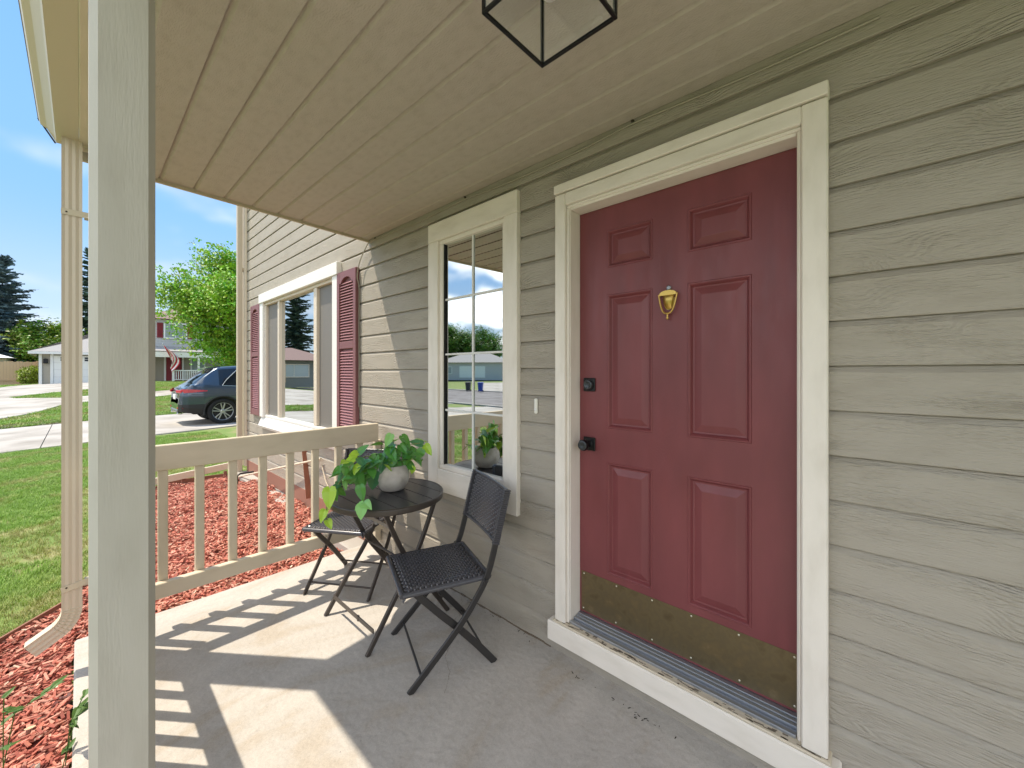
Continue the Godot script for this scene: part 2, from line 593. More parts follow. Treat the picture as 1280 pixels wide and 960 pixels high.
func build_ground() -> void:
	var xs := []
	var zs := []
	for k in range(-40, 33):
		xs.append(signf(k) * (absf(k) * 0.55 + pow(absf(k) / 10.0, 3.0) * 1.4))
	for k in range(-44, 31):
		zs.append(signf(k) * (absf(k) * 0.8 + pow(absf(k) / 10.0, 3.0) * 1.6))
	var b := MB.new()
	b.grid(xs.size() - 1, zs.size() - 1, func(u: float, w: float) -> Vector3: return on_ground(xs[roundi(u * (xs.size() - 1))], zs[roundi((1.0 - w) * (zs.size() - 1))]))
	structure("lawn", b, M.turf)

	# the drive: two rows of concrete slabs with open joints, under the parked car
	var drive := structure("driveway", sheet([Vector2(-13.7, -12.6), Vector2(9.0, -15.3), Vector2(9.0, -20.3), Vector2(-13.7, -17.8)], 0.006), M.joint_dark)
	var cuts := [-13.6, -9.2, -4.9, -0.55, 3.8, 9.0]
	for k in cuts.size() - 1:
		for row in 2:
			var s := MB.new()
			var x0: float = cuts[k] + 0.008
			var x1: float = cuts[k + 1] - 0.008
			var at := func(u: float, w: float) -> Vector3:
				var x := lerpf(x0, x1, u)
				var mid := lerpf(drive_near(x), drive_far(x), 0.5)
				var za := drive_near(x) if row == 0 else mid - 0.008
				var zb := mid + 0.008 if row == 0 else drive_far(x)
				return on_ground(x, lerpf(za, zb, w), 0.03)
			s.grid(8, 6, at)
			var c: Vector3 = at.call(0.5, 0.5)
			for e in 4:
				for q in 8:
					var f0 := q / 8.0
					var f1 := (q + 1) / 8.0
					var uv0: Vector2 = [Vector2(f0, 0), Vector2(1, f0), Vector2(f0, 1), Vector2(0, f0)][e]
					var uv1: Vector2 = [Vector2(f1, 0), Vector2(1, f1), Vector2(f1, 1), Vector2(0, f1)][e]
					var pa: Vector3 = at.call(uv0.x, uv0.y)
					var pb: Vector3 = at.call(uv1.x, uv1.y)
					s.facing([pa, pb, pb + Vector3(0, -0.09, 0), pa + Vector3(0, -0.09, 0)], c)
			part("concrete_slab", s, M.paving, drive)

	structure("street", sheet([Vector2(-28, 60), Vector2(-14.2, 60), Vector2(-14.2, -21), Vector2(-14.2, -60), Vector2(-28, -60)], 0.012), M.asphalt)
	structure("far_kerb", sheet([Vector2(-28.5, 60), Vector2(-28, 60), Vector2(-28, -60), Vector2(-28.5, -60)], 0.1), M.paving)
	structure("near_kerb", sheet([Vector2(-14.2, 60), Vector2(-13.75, 60), Vector2(-13.75, -60), Vector2(-14.2, -60)], 0.1), M.paving)
	# the neighbour's drive and the walk that branches off it
	structure("neighbour_driveway", sheet([Vector2(-13.7, -21.0), Vector2(-1.78, -21.15), Vector2(-1.15, -22.2), Vector2(-0.45, -24.9), Vector2(2.5, -26.8), Vector2(6.2, -30.0), Vector2(6.2, -33.0), Vector2(2.0, -29.5), Vector2(-0.5, -28.1), Vector2(-2.0, -29.4), Vector2(-2.3, -30.3), Vector2(-0.6, -32.2), Vector2(2.6, -34.5), Vector2(3.6, -43.5), Vector2(-2.2, -43.5), Vector2(-2.9, -41.0), Vector2(-3.4, -38.6), Vector2(-13.7, -33)], 0.03), M.paving)
	structure("far_driveway", sheet([Vector2(-28.4, -34), Vector2(-44.5, -51), Vector2(-49, -46), Vector2(-28.4, -27)], 0.03), M.paving)

	# the front walk from the porch to the drive and the street
	structure("front_walk", sheet([Vector2(-13.7, -0.95), Vector2(-13.7, 1.0), Vector2(-0.05, 1.0), Vector2(-0.05, -0.95)], 0.05), M.paving)
	var slab := MB.new()
	slab.span(Vector3(-0.02, -0.2, -3.15), Vector3(1.70, 0.0, 2.6), 0.008)
	var floor_o := structure("porch_floor", slab, M.slab)
	for line in [[Vector2(1.10, -1.42), Vector2(1.19, -1.50), Vector2(1.24, -1.60), Vector2(1.33, -1.66), Vector2(1.42, -1.78), Vector2(1.55, -1.83), Vector2(1.64, -1.95)]]:
		var cr := MB.new()
		for k in line.size() - 1:
			for e in 5:
				var p: Vector2 = line[k].lerp(line[k + 1], e / 5.0) + Vector2(r(-0.004, 0.004), r(-0.004, 0.004))
				var q: Vector2 = line[k].lerp(line[k + 1], (e + 1) / 5.0)
				cr.bar(Vector3(p.x, 0.0002, p.y), Vector3(q.x, 0.0002, q.y), r(0.0005, 0.0014), 0.0010)
		part("hairline_crack", cr, M.caulk, floor_o)

func sheet(poly: Array, up: float) -> MB:        # a flat outline draped over the ground in pieces
	var b := MB.new()
	var pts := PackedVector2Array(poly)
	var lo := pts[0]
	var hi := pts[0]
	for p in pts:
		lo = lo.min(p)
		hi = hi.max(p)
	for cx in range(floori(lo.x / 3.0), ceili(hi.x / 3.0)):
		for cz in range(floori(lo.y / 2.0), ceili(hi.y / 2.0)):
			var cell := PackedVector2Array([Vector2(cx * 3.0, cz * 2.0), Vector2(cx * 3.0 + 3.0, cz * 2.0), Vector2(cx * 3.0 + 3.0, cz * 2.0 + 2.0), Vector2(cx * 3.0, cz * 2.0 + 2.0)])
			for q: PackedVector2Array in Geometry2D.intersect_polygons(pts, cell):
				var id := Geometry2D.triangulate_polygon(q)
				for k in range(0, id.size(), 3):
					var a := on_ground(q[id[k]].x, q[id[k]].y, up)
					var c := on_ground(q[id[k + 1]].x, q[id[k + 1]].y, up)
					var d := on_ground(q[id[k + 2]].x, q[id[k + 2]].y, up)
					b.facing([a, c, d], (a + c + d) / 3.0 - Vector3.UP)
	for k in pts.size():                         # a thickness at the rim
		var p := pts[k]
		var q := pts[(k + 1) % pts.size()]
		var steps := maxi(1, ceili(p.distance_to(q) / 2.0))
		for s in steps:
			var e := p.lerp(q, s / float(steps))
			var f := p.lerp(q, (s + 1) / float(steps))
			b.face([on_ground(e.x, e.y, up - 0.08), on_ground(f.x, f.y, up - 0.08), on_ground(f.x, f.y, up), on_ground(e.x, e.y, up)])
	return b

func bed_outline() -> PackedVector2Array:        # mulch round the porch, along its edging
	return PackedVector2Array([Vector2(-0.03, -0.96), Vector2(-0.03, -3.16), Vector2(1.64, -3.16), Vector2(1.64, -6.95), Vector2(1.45, -6.95), Vector2(0.76, -7.05), Vector2(0.56, -6.6), Vector2(0.36, -5.6), Vector2(0.14, -4.4), Vector2(-0.06, -3.86), Vector2(-0.32, -3.58), Vector2(-0.62, -3.1), Vector2(-0.8, -2.4), Vector2(-0.85, -1.4), Vector2(-0.85, -0.96)])

func lumps(x: float, z: float) -> float:
	return 0.012 * sin(x * 9.1 + z * 4.3) + 0.010 * sin(z * 13.7 - x * 6.0) + 0.006 * sin(x * 31.0 + z * 27.0) + 0.07 * smooth(0.25, 1.62, x) * smooth(-3.4, -4.2, z) * smooth(-7.0, -5.6, z)

func build_beds() -> void:
	var out := bed_outline()
	var b := MB.new()
	for cx in range(-8, 14):
		for cz in range(-59, 22):
			var cell := PackedVector2Array([Vector2(cx, cz) * 0.12, Vector2(cx + 1, cz) * 0.12, Vector2(cx + 1, cz + 1) * 0.12, Vector2(cx, cz + 1) * 0.12])
			for q: PackedVector2Array in Geometry2D.intersect_polygons(out, cell):
				var id := Geometry2D.triangulate_polygon(q)
				for k in range(0, id.size(), 3):
					var ps := []
					for e in 3:
						var p := q[id[k + e]]
						ps.append(on_ground(p.x, p.y, 0.02 + lumps(p.x, p.y)))
					b.facing(ps, (ps[0] + ps[1] + ps[2]) / 3.0 - Vector3.UP)
	structure("mulch_bed", b, M.mulch_bed)
	var chip := MB.new()
	chip.prism([Vector2(-0.0035, -0.5), Vector2(0.0015, -0.5), Vector2(0.0035, 0.5), Vector2(-0.0015, 0.42)], -0.28, 0.28, 0)
	var where := []
	var tint := []
	var tones := [Color(0.42, 0.125, 0.085), Color(0.33, 0.085, 0.06), Color(0.50, 0.19, 0.13), Color(0.30, 0.08, 0.055), Color(0.54, 0.27, 0.20), Color(0.46, 0.15, 0.10), Color(0.52, 0.24, 0.17)]
	while where.size() < 30000:
		var x := r(-0.85, 1.64)
		var z := r(-7.0, -0.96)
		if z > -1.2 and rng.randf() < 0.75 or not Geometry2D.is_point_in_polygon(Vector2(x, z), out):
			continue
		var l := r(0.018, 0.052)
		var bs := Basis.from_euler(Vector3(r(-0.5, 0.5), r(0, TAU), r(-0.5, 0.5))).scaled_local(Vector3(r(0.011, 0.024), r(0.7, 1.4), l))
		where.append(Transform3D(bs, on_ground(x, z, 0.028 + lumps(x, z) + r(-0.004, 0.016))))
		var c: Color = tones[mini(rng.randi_range(0, 7), 6)] if rng.randf() < 0.985 else Color(0.62, 0.46, 0.34)
		tint.append(c * r(0.8, 1.3))
	many("mulch", chip.done(), M.mulch_chip, where, tint, self).set_meta("kind", "stuff")
	tag(get_node("mulch"), "loose red bark mulch chips heaped beside the porch slab", "mulch")

	# brown edging strip between mulch and lawn
	var strip := MB.new()
	for k in range(4, out.size() - 2):
		var p := out[k]
		var q := out[k + 1]
		strip.bar(on_ground(p.x, p.y, 0.02), on_ground(q.x, q.y, 0.02), 0.012, 0.12)
	tag(part("garden_edging", strip, M.edging, self), "thin brown lawn edging strip bordering the red mulch bed", "garden edging")

	# low tan board rail lying along the back of the bed, and the thin pole that leans from it to the house
	var rail := thing("garden_border_board", "long tan board raised along the back edge of the red mulch bed", "board")
	var bd := MB.new()
	bd.bar(Vector3(0.30, -0.02, -6.88), Vector3(1.50, 0.075, -6.92), 0.035, 0.09, Vector3.UP, 0.004)
	part("board", bd, M.rail, rail)
	for x: float in [0.42, 0.95, 1.42]:
		var st := MB.new()
		st.span(Vector3(x - 0.02, -0.2, -6.95), Vector3(x + 0.02, 0.0, -6.92), 0.003)
		part("stake", st, M.edging, rail)
	var pole := MB.new()
	pole.tube([Vector3(1.50, -0.03, -6.55), Vector3(1.555, 0.2, -5.6), Vector3(1.60, 0.44, -4.6), Vector3(1.63, 0.56, -4.1)], 0.012, 6)
	tag(part("garden_pole", pole, M.rail, self), "thin pale pole leaning along the house foundation behind the railing", "pole")

func grass_here(x: float, z: float) -> bool:
	if Geometry2D.is_point_in_polygon(Vector2(x, z), bed_outline()):
		return false
	if x > -0.1 and z > -3.2 or x > 1.62 and z > -7.0 or z > -1.0 and z < 1.05:
		return false
	return z > drive_near(x) + 0.03 or z < drive_far(x) - 0.03

func build_grass() -> void:
	var patch := FastNoiseLite.new()
	patch.seed = 5
	patch.frequency = 0.55
	patch.fractal_octaves = 3
	var tuft := func(blades: int, spread: float, tall: float, wide: float, sd: int) -> ArrayMesh:
		var rg := RandomNumberGenerator.new()
		rg.seed = sd
		var b := MB.new()
		for k in blades:
			var a := rg.randf() * TAU
			var p := Vector3(rg.randf_range(-spread, spread), -0.01, rg.randf_range(-spread, spread))
			var lean := Vector3(cos(a), 0, sin(a)) * rg.randf_range(0.2, 0.9) * tall
			var w := Vector3(-sin(a), 0, cos(a)) * wide
			var h := tall * rg.randf_range(0.6, 1.1)
			var mid := p + lean * 0.35 + Vector3(0, h * 0.62, 0)
			b.face([p - w, p + w, mid + w * 0.75, mid - w * 0.75])
			b.face([mid - w * 0.75, mid + w * 0.75, p + lean + Vector3(0, h, 0)])
		return b.done()
	var tone := func(x: float, z: float) -> Color:
		var dry := smooth(0.0, 0.34, patch.get_noise_2d(x * 0.8, z * 1.3) + 0.35 * patch.get_noise_2d(x * 4.0, z * 4.0))
		dry = maxf(dry, smooth(1.1, 0.1, absf(z + 4.0 + 0.9 * x)) * 1.1 * (0.6 + patch.get_noise_2d(x * 6.0, z * 6.0)))
		var g := Color(0.18, 0.33, 0.045).lerp(Color(0.29, 0.45, 0.075), rng.randf())
		return g.lerp(Color(0.42, 0.34, 0.15), clampf(dry * r(0.2, 1.0), 0.0, 0.8)) * r(0.75, 1.2)
	for d in [["near", 62000, Rect2(-3.2, -12.7, 5.6, 10.6), 7, 0.012, 0.05, 0.0016], ["mid", 34000, Rect2(-9.0, -45.0, 16.0, 27.0), 9, 0.05, 0.075, 0.006], ["side", 22000, Rect2(-13.6, -12.7, 11.0, 18.0), 9, 0.05, 0.07, 0.005]]:
		var where := []
		var tint := []
		var box: Rect2 = d[2]
		var walks := PackedVector2Array([Vector2(-13.7, -21.0), Vector2(-1.78, -21.15), Vector2(-1.15, -22.2), Vector2(-0.45, -24.9), Vector2(2.5, -26.8), Vector2(6.2, -30.0), Vector2(6.2, -33.0), Vector2(2.0, -29.5), Vector2(-0.5, -28.1), Vector2(-2.0, -29.4), Vector2(-2.3, -30.3), Vector2(-0.6, -32.2), Vector2(2.6, -34.5), Vector2(3.6, -43.5), Vector2(-2.2, -43.5), Vector2(-2.9, -41.0), Vector2(-3.4, -38.6), Vector2(-13.7, -33)])
		while where.size() < d[1]:
			var x := r(box.position.x, box.end.x)
			var z := r(box.position.y, box.end.y)
			if d[0] == "near" and absf(x) > 0.12 * absf(z) + 0.7 and rng.randf() < 0.6:
				continue
			if not grass_here(x, z) or d[0] == "mid" and Geometry2D.is_point_in_polygon(Vector2(x, z), walks):
				continue
			var thin := patch.get_noise_2d(x * 0.8, z * 1.3)
			if thin > 0.2 and rng.randf() < 0.5:
				continue
			var s := r(0.7, 1.25)
			where.append(Transform3D(Basis(Vector3.UP, r(0, TAU)).scaled(Vector3(s, s * r(0.7, 1.2), s)), on_ground(x, z)))
			tint.append(tone.call(x, z))
		var o := many("grass", tuft.call(d[3], d[4], d[5], d[6], 4), M.grass_blade, where, tint, self)
		o.set_meta("kind", "stuff")
		tag(o, {"near": "mown green grass with dry patches between porch and driveway", "mid": "green lawn grass beyond the driveway with the car", "side": "green lawn grass running from the porch to the street"}[d[0]], "grass")

# ---------------------------------------------------------------- the house
func spans(y0: float, y1: float, z0: float, z1: float, holes: Array) -> Array:   # pieces [y0, y1, z0, z1] of one course left by the openings
	var out := [[y0, y1, z0, z1]]
	for h: Rect2 in holes:                        # Rect2(z, y, dz, dy)
		var next := []
		for s in out:
			if h.end.x <= s[2] or h.position.x >= s[3] or h.end.y <= s[0] or h.position.y >= s[1]:
				next.append(s)
				continue
			if s[2] < h.position.x:
				next.append([s[0], s[1], s[2], h.position.x])
			if s[3] > h.end.x:
				next.append([s[0], s[1], h.end.x, s[3]])
			var za := maxf(s[2], h.position.x)
			var zb := minf(s[3], h.end.x)
			if s[0] < h.position.y:
				next.append([s[0], h.position.y, za, zb])
			if s[1] > h.end.y:
				next.append([h.end.y, s[1], za, zb])
		out = next
	return out

func siding_piece(y0: float, y1: float, full0: float, full1: float, z0: float, z1: float) -> MB:
	# drop siding: a flat face, a chamfer at the top of each board and a sharp lip at the bottom
	var b := MB.new()
	b.uvo = Vector2(r(0, 4), r(0, 4))
	var off := r(-0.0012, 0.0012)
	var prof := [Vector2(full0, 0.018), Vector2(full0, 0.0016), Vector2(full0 + 0.003, 0.0), Vector2(full1 - 0.0235, 0.0), Vector2(full1 - 0.021, 0.0012), Vector2(full1 - 0.003, 0.0140), Vector2(full1, 0.0165), Vector2(full1 + 0.001, 0.018)]
	var pts := []
	for p: Vector2 in prof:
		pts.append(Vector2(clampf(p.x, y0, y1), p.y + off))
	for k in pts.size() - 1:
		var p: Vector2 = pts[k]
		var q: Vector2 = pts[k + 1]
		if p.distance_to(q) < 0.0004:
			continue
		b.face([Vector3(WALL + p.y, p.x, z0), Vector3(WALL + p.y, p.x, z1), Vector3(WALL + q.y, q.x, z1), Vector3(WALL + q.y, q.x, z0)], 2)
	for z: float in [z0, z1]:
		b.facing([Vector3(WALL + off, y0 + 0.003, z), Vector3(WALL + off, y1 - 0.021, z), Vector3(WALL + 0.012, y1, z), Vector3(WALL + 0.016, y0, z)], Vector3(WALL, (y0 + y1) / 2.0, (z0 + z1) / 2.0))
	return b

func build_house() -> void:
	var h := thing("house", "taupe lap-sided house with covered porch, red front door and picture window", "house")
	var body := MB.new()
	body.span(Vector3(1.80, -0.3, -6.88), Vector3(9.5, 5.3, 2.6))
	var wall := part("wall", body, M.dark_room, h)
	var holes := [Rect2(-1.165, 0.085, 1.0, 2.185), Rect2(-2.19, 0.74, 0.63, 1.58), Rect2(-5.97, 0.80, 2.15, 1.56)]
	for k in range(0, 36):
		var y0 := LAP_ZERO + LAP * k
		for s in spans(y0, y0 + LAP, -6.86, 2.6, holes):
			if s[3] < -3.2 and s[1] < 0.16:
				continue
			if s[2] < -3.2 and s[1] < 0.16:
				s[2] = -3.2
			if s[3] - s[2] > 0.02 and s[1] - s[0] > 0.01:
				part("siding_board", siding_piece(s[0], s[1], y0, y0 + LAP, s[2], s[3]), M.siding, wall)
	# gable end round the corner
	for k in range(1, 36):
		var e := MB.new()
		e.span(Vector3(WALL + 0.02, LAP_ZERO + LAP * k + 0.004, -6.9), Vector3(9.5, LAP_ZERO + LAP * (k + 1), -6.88))
		part("end_siding_board", e, M.siding, wall)
	var sheathing := MB.new()
	for s in spans(-0.2, 5.3, -6.86, 2.6, holes):
		sheathing.span(Vector3(WALL + 0.020, s[0], s[2]), Vector3(1.80, s[1], s[3]))
	part("sheathing", sheathing, M.siding, wall)
	var ct := MB.new()
	ct.span(Vector3(1.63, 0.05, -6.95), Vector3(1.66, 5.3, -6.80), 0.004)
	ct.span(Vector3(1.662, 0.05, -6.95), Vector3(1.80, 5.3, -6.905), 0.004)
	part("corner_trim", ct, M.rail, h)
	var dp := MB.new()
	dp.span(Vector3(1.545, -0.05, -6.90), Vector3(1.61, 5.25, -6.83), 0.008)
	dp.span(Vector3(1.61, 2.9, -6.885), Vector3(1.63, 2.95, -6.845))
	part("corner_downpipe", dp, M.pipe_brown, h)
	var fo := MB.new()
	fo.span(Vector3(1.655, -0.02, -6.8), Vector3(1.79, 0.145, -3.21))
	part("band_board", fo, M.band_brown, h)
	var lg := MB.new()
	lg.span(Vector3(1.50, -0.3, -6.86), Vector3(1.79, -0.022, -3.16), 0.012)
	part("foundation_ledge", lg, M.paving, h)

	# main roof
	var rf := MB.new()
	rf.prism([Vector2(5.28, 1.25), Vector2(5.34, 1.25), Vector2(7.6, 5.6), Vector2(7.5, 5.6)].map(func(p): return Vector2(p.y, p.x)), -7.25, 2.9, 2)
	rf.prism([Vector2(9.9, 5.28), Vector2(9.9, 5.34), Vector2(5.6, 7.6), Vector2(5.6, 7.5)], -7.25, 2.9, 2)
	part("roof", rf, M.shingle, h)
	var gb := MB.new()
	gb.prism([Vector2(1.8, 5.3), Vector2(9.5, 5.3), Vector2(5.6, 7.45)], -6.88, -6.80, 2)
	part("gable", gb, M.siding, h)

	# porch roof and its ceiling of grooved boards
	var pr := MB.new()
	var far_l := -3.045
	var far_r := -3.185
	pr.facing([Vector3(-0.14, 2.69, 2.6), Vector3(1.655, 3.1, 2.6), Vector3(1.655, 3.1, far_r), Vector3(-0.14, 2.69, far_l)], Vector3(0.8, 0, 0))
	pr.facing([Vector3(-0.14, 2.665, 2.6), Vector3(1.655, 3.07, 2.6), Vector3(1.655, 3.07, far_r), Vector3(-0.14, 2.665, far_l)], Vector3(0.8, 5, 0))
	pr.facing([Vector3(-0.14, 2.665, far_l), Vector3(1.655, 3.07, far_r), Vector3(1.655, 3.1, far_r), Vector3(-0.14, 2.69, far_l)], Vector3(0.8, 2.8, 0))
	pr.facing([Vector3(-0.14, 2.665, 2.6), Vector3(-0.14, 2.69, 2.6), Vector3(-0.14, 2.69, far_l), Vector3(-0.14, 2.665, far_l)], Vector3(0.8, 2.8, 0))
	part("porch_roof", pr, M.shingle, h)
	var fascia := MB.new()
	fascia.face([Vector3(-0.0, 2.522, far_l + 0.012), Vector3(1.655, 2.522, far_r + 0.018), Vector3(1.655, 3.06, far_r + 0.018), Vector3(-0.0, 2.66, far_l + 0.012)])
	fascia.face([Vector3(1.655, 2.522, far_r), Vector3(0.0, 2.522, far_l - 0.006), Vector3(0.0, 2.66, far_l - 0.006), Vector3(1.655, 3.06, far_r)])
	fascia.face([Vector3(0.0, 2.522, far_l - 0.006), Vector3(1.655, 2.522, far_r), Vector3(1.655, 2.522, far_r + 0.018), Vector3(0.0, 2.522, far_l + 0.012)])
	part("porch_fascia", fascia, M.pipe_brown, h)
	var end := MB.new()
	end.span(Vector3(0.0, 2.5, 2.58), Vector3(1.655, 3.05, 2.6))
	part("porch_roof_end", end, M.siding, h)
	var beam := MB.new()
	beam.span(Vector3(-0.0035, 2.541, -2.90), Vector3(0.13, 2.66, 2.6), 0.004)
	part("porch_beam", beam, M.rail, h)
	var cover := MB.new()
	cover.span(Vector3(0.0, 2.5562, -3.0), Vector3(1.655, 2.566, 2.58))
	var ceiling := part("porch_ceiling", cover, M.ceiling, h)
	for k in range(-1, 10):
		var x0 := maxf(0.131, 0.305 - 0.158 + 0.158 * k)
		var x1 := minf(1.655, 0.305 + 0.158 * k)
		if x1 - x0 < 0.02:
			continue
		var c := MB.new()
		c.uvo = Vector2(r(0, 4), r(0, 4))
		var off := r(-0.0015, 0.0015)
		var prof := [Vector2(x0 + 0.0012, 2.5560), Vector2(x0 + 0.0030, 2.5530), Vector2(x0 + 0.0195, 2.5406 + off), Vector2(x0 + 0.0208, 2.54 + off), Vector2(x1 - 0.001, 2.54 + off), Vector2(x1, 2.541 + off), Vector2(x1, 2.556)]
		for e in prof.size() - 1:
			var p: Vector2 = prof[e]
			var q: Vector2 = prof[e + 1]
			var za := far_l + 0.015 + (far_r - far_l) * p.x / 1.655
			var zb := far_l + 0.015 + (far_r - far_l) * q.x / 1.655
			c.face([Vector3(p.x, p.y, za), Vector3(q.x, q.y, zb), Vector3(q.x, q.y, 2.58), Vector3(p.x, p.y, 2.58)], 2)
		part("ceiling_board", c, M.ceiling, ceiling)

	# K-style gutter along the porch eave
	var g := MB.new()
	var gp := [Vector2(-0.004, 2.66), Vector2(-0.004, 2.545), Vector2(-0.078, 2.545), Vector2(-0.084, 2.565), Vector2(-0.108, 2.60), Vector2(-0.128, 2.612), Vector2(-0.134, 2.635), Vector2(-0.134, 2.668), Vector2(-0.120, 2.668)]
	for e in gp.size() - 1:
		var p: Vector2 = gp[e]
		var q: Vector2 = gp[e + 1]
		g.facing([Vector3(p.x, p.y, -2.95), Vector3(q.x, q.y, -2.95), Vector3(q.x, q.y, 2.6), Vector3(p.x, p.y, 2.6)], Vector3(-0.05, 2.62, 0))
	g.face([Vector3(-0.004, 2.545, -2.95), Vector3(-0.078, 2.545, -2.95), Vector3(-0.108, 2.60, -2.95), Vector3(-0.134, 2.635, -2.95), Vector3(-0.134, 2.668, -2.95), Vector3(-0.004, 2.66, -2.95)])
	part("gutter", g, M.gutter, h)
	var lip := MB.new()
	lip.bar(Vector3(-0.081, 2.543, -2.955), Vector3(-0.136, 2.64, -2.955), 0.006, 0.004, Vector3.BACK)
	part("gutter_end_seam", lip, M.joint_dark, h)
	var jt := MB.new()
	for k in 60:
		var z0 := -3.1 + k * 0.045
		if z0 < -1.29 or z0 > -0.04:
			jt.span(Vector3(WALL - r(0.002, 0.010), 0.0005, z0), Vector3(WALL + 0.002, r(0.003, 0.008), z0 + 0.046))
	part("base_joint", jt, M.caulk, h)
	build_door(h)
	build_sidelight(h)
	build_picture_window(h)

func plank(lo: Vector3, hi: Vector3, ch := 0.003) -> MB:
	var b := MB.new()
	b.uvo = Vector2(r(0, 4), r(0, 4))
	b.span(lo, hi, ch)
	return b

func build_door(h: Node3D) -> void:
	# casing: stepped trim on both sides and head, a drip board on top
	var frame := part("door_frame", plank(Vector3(1.64, 0.19, -1.142), Vector3(1.80, 2.262, -1.122)), M.trim, h)      # left jamb
	part("jamb", plank(Vector3(1.64, 0.19, -0.205), Vector3(1.80, 2.262, -0.185)), M.trim, frame)
	part("head_jamb", plank(Vector3(1.64, 2.226, -1.121), Vector3(1.80, 2.262, -0.206)), M.trim, frame)
	for s: float in [-1.0, 1.0]:
		var z0 := -1.198 if s < 0.0 else -0.190
		var z1 := -1.137 if s < 0.0 else -0.121
		part("casing", plank(Vector3(1.615, 0.187, z0), Vector3(1.66, 2.308, z1), 0.004), M.trim, frame)
		var a := z1 + 0.0005 if s < 0.0 else z0 - 0.0125
		part("casing_bead", plank(Vector3(1.630, 0.19, a), Vector3(1.655, 2.236, a + 0.012), 0.004), M.trim, frame)
	part("head_casing", plank(Vector3(1.6155, 2.249, -1.1365), Vector3(1.66, 2.3085, -0.1905), 0.004), M.trim, frame)
	part("head_bead", plank(Vector3(1.630, 2.236, -1.1365), Vector3(1.655, 2.2485, -0.1905), 0.004), M.trim, frame)
	part("drip_board", plank(Vector3(1.608, 2.313, -1.2), Vector3(1.66, 2.357, -0.119), 0.003), M.trim, frame)
	var stop := MB.new()
	stop.span(Vector3(1.728, 0.2, -1.122), Vector3(1.76, 2.226, -1.118))
	stop.span(Vector3(1.728, 2.2265, -1.12), Vector3(1.79, 2.2295, -0.2))
	part("weather_strip", stop, M.weather_strip, frame)
	part("sill_board", plank(Vector3(1.597, 0.082, -1.234), Vector3(1.66, 0.181, -0.088), 0.006), M.trim, frame)
	part("sill_top", plank(Vector3(1.603, 0.1815, -1.205), Vector3(1.70, 0.191, -0.112), 0.003), M.rail, frame)
	var peel := MB.new()
	for k in 70:
		var z := r(-1.19, -0.13)
		peel.box(Vector3(r(1.607, 1.629), 0.1912, z), Vector3(r(0.002, 0.008), 0.0008, r(0.006, 0.04)), Basis(Vector3.UP, r(-0.15, 0.15)))
	part("peeled_paint", peel, M.caulk, frame).set_meta("kind", "stuff")
	var th := MB.new()
	for d in [[1.632, 1.650, 0.203], [1.650, 1.668, 0.197], [1.668, 1.686, 0.207], [1.686, 1.704, 0.2105], [1.704, 1.74, 0.2145]]:
		th.span(Vector3(d[0], 0.1915, -1.12), Vector3(d[1] - 0.0015, d[2], -0.207), 0.0015)
	part("threshold", th, M.aluminium, frame)

	# the six-panel door itself
	var x := 1.725
	var zs := [-1.1195, -0.965, -0.741, -0.590, -0.355, -0.2075]
	var ys := [0.217, 0.455, 0.991, 1.155, 1.799, 1.928, 2.107, 2.2245]
	var d := MB.new()
	for a in 5:
		for b in 7:
			if a % 2 == 1 and b % 2 == 1:
				continue
			d.face([Vector3(x, ys[b], zs[a]), Vector3(x, ys[b], zs[a + 1]), Vector3(x, ys[b + 1], zs[a + 1]), Vector3(x, ys[b + 1], zs[a])], 1)
	for q in [[zs[0], zs[0], ys[0], ys[7]], [zs[5], zs[5], ys[0], ys[7]]]:
		d.facing([Vector3(x, q[2], q[0]), Vector3(x + 0.045, q[2], q[0]), Vector3(x + 0.045, q[3], q[0]), Vector3(x, q[3], q[0])], Vector3(x, 1.2, -0.66))
	d.facing([Vector3(x, ys[0], zs[0]), Vector3(x, ys[0], zs[5]), Vector3(x + 0.045, ys[0], zs[5]), Vector3(x + 0.045, ys[0], zs[0])], Vector3(x, 1.2, -0.66))
	d.span(Vector3(x + 0.018, ys[0] + 0.001, zs[0] + 0.001), Vector3(x + 0.045, ys[7] - 0.001, zs[5] - 0.001))
	var door := part("front_door", d, M.door_red, h)
	for a: int in [1, 3]:
		for b: int in [1, 3, 5]:
			var p := MB.new()
			var rings := [[0.0, 0.0], [0.003, -0.0035], [0.007, -0.0035], [0.011, 0.0], [0.018, 0.011], [0.024, 0.012], [0.052, 0.003], [0.055, 0.0025]]
			for k in rings.size() - 1:
				var e: float = rings[k][0]
				var f: float = rings[k + 1][0]
				var A := ring(x + rings[k][1], zs[a] + e, zs[a + 1] - e, ys[b] + e, ys[b + 1] - e)
				var B := ring(x + rings[k + 1][1], zs[a] + f, zs[a + 1] - f, ys[b] + f, ys[b + 1] - f)
				for s in 4:
					var j := (s + 1) % 4
					p.face([A[s], A[j], B[j], B[s]], 1)
			p.face(ring(x + 0.0025, zs[a] + 0.055, zs[a + 1] - 0.055, ys[b] + 0.055, ys[b + 1] - 0.055), 1)
			part("raised_panel", p, M.door_red, door)
	var plate := MB.new()
	plate.span(Vector3(x - 0.002, 0.226, -1.110), Vector3(x - 0.0003, 0.424, -0.214), 0.0007)
	part("kick_plate", plate, M.old_brass, door)
	var sc := MB.new()
	for k in 6:
		for y: float in [0.238, 0.412]:
			sc.lathe([Vector2(0.0042, 0.0), Vector2(0.0034, 0.0012), Vector2(0.002, 0.002), Vector2(0.0001, 0.0022)], 8, Transform3D(Basis(Vector3.BACK, PI / 2), Vector3(x - 0.002, y, lerpf(-1.098, -0.226, k / 5.0) + r(-0.01, 0.01))))
	part("plate_screws", sc, M.screw, door).set_meta("kind", "stuff")
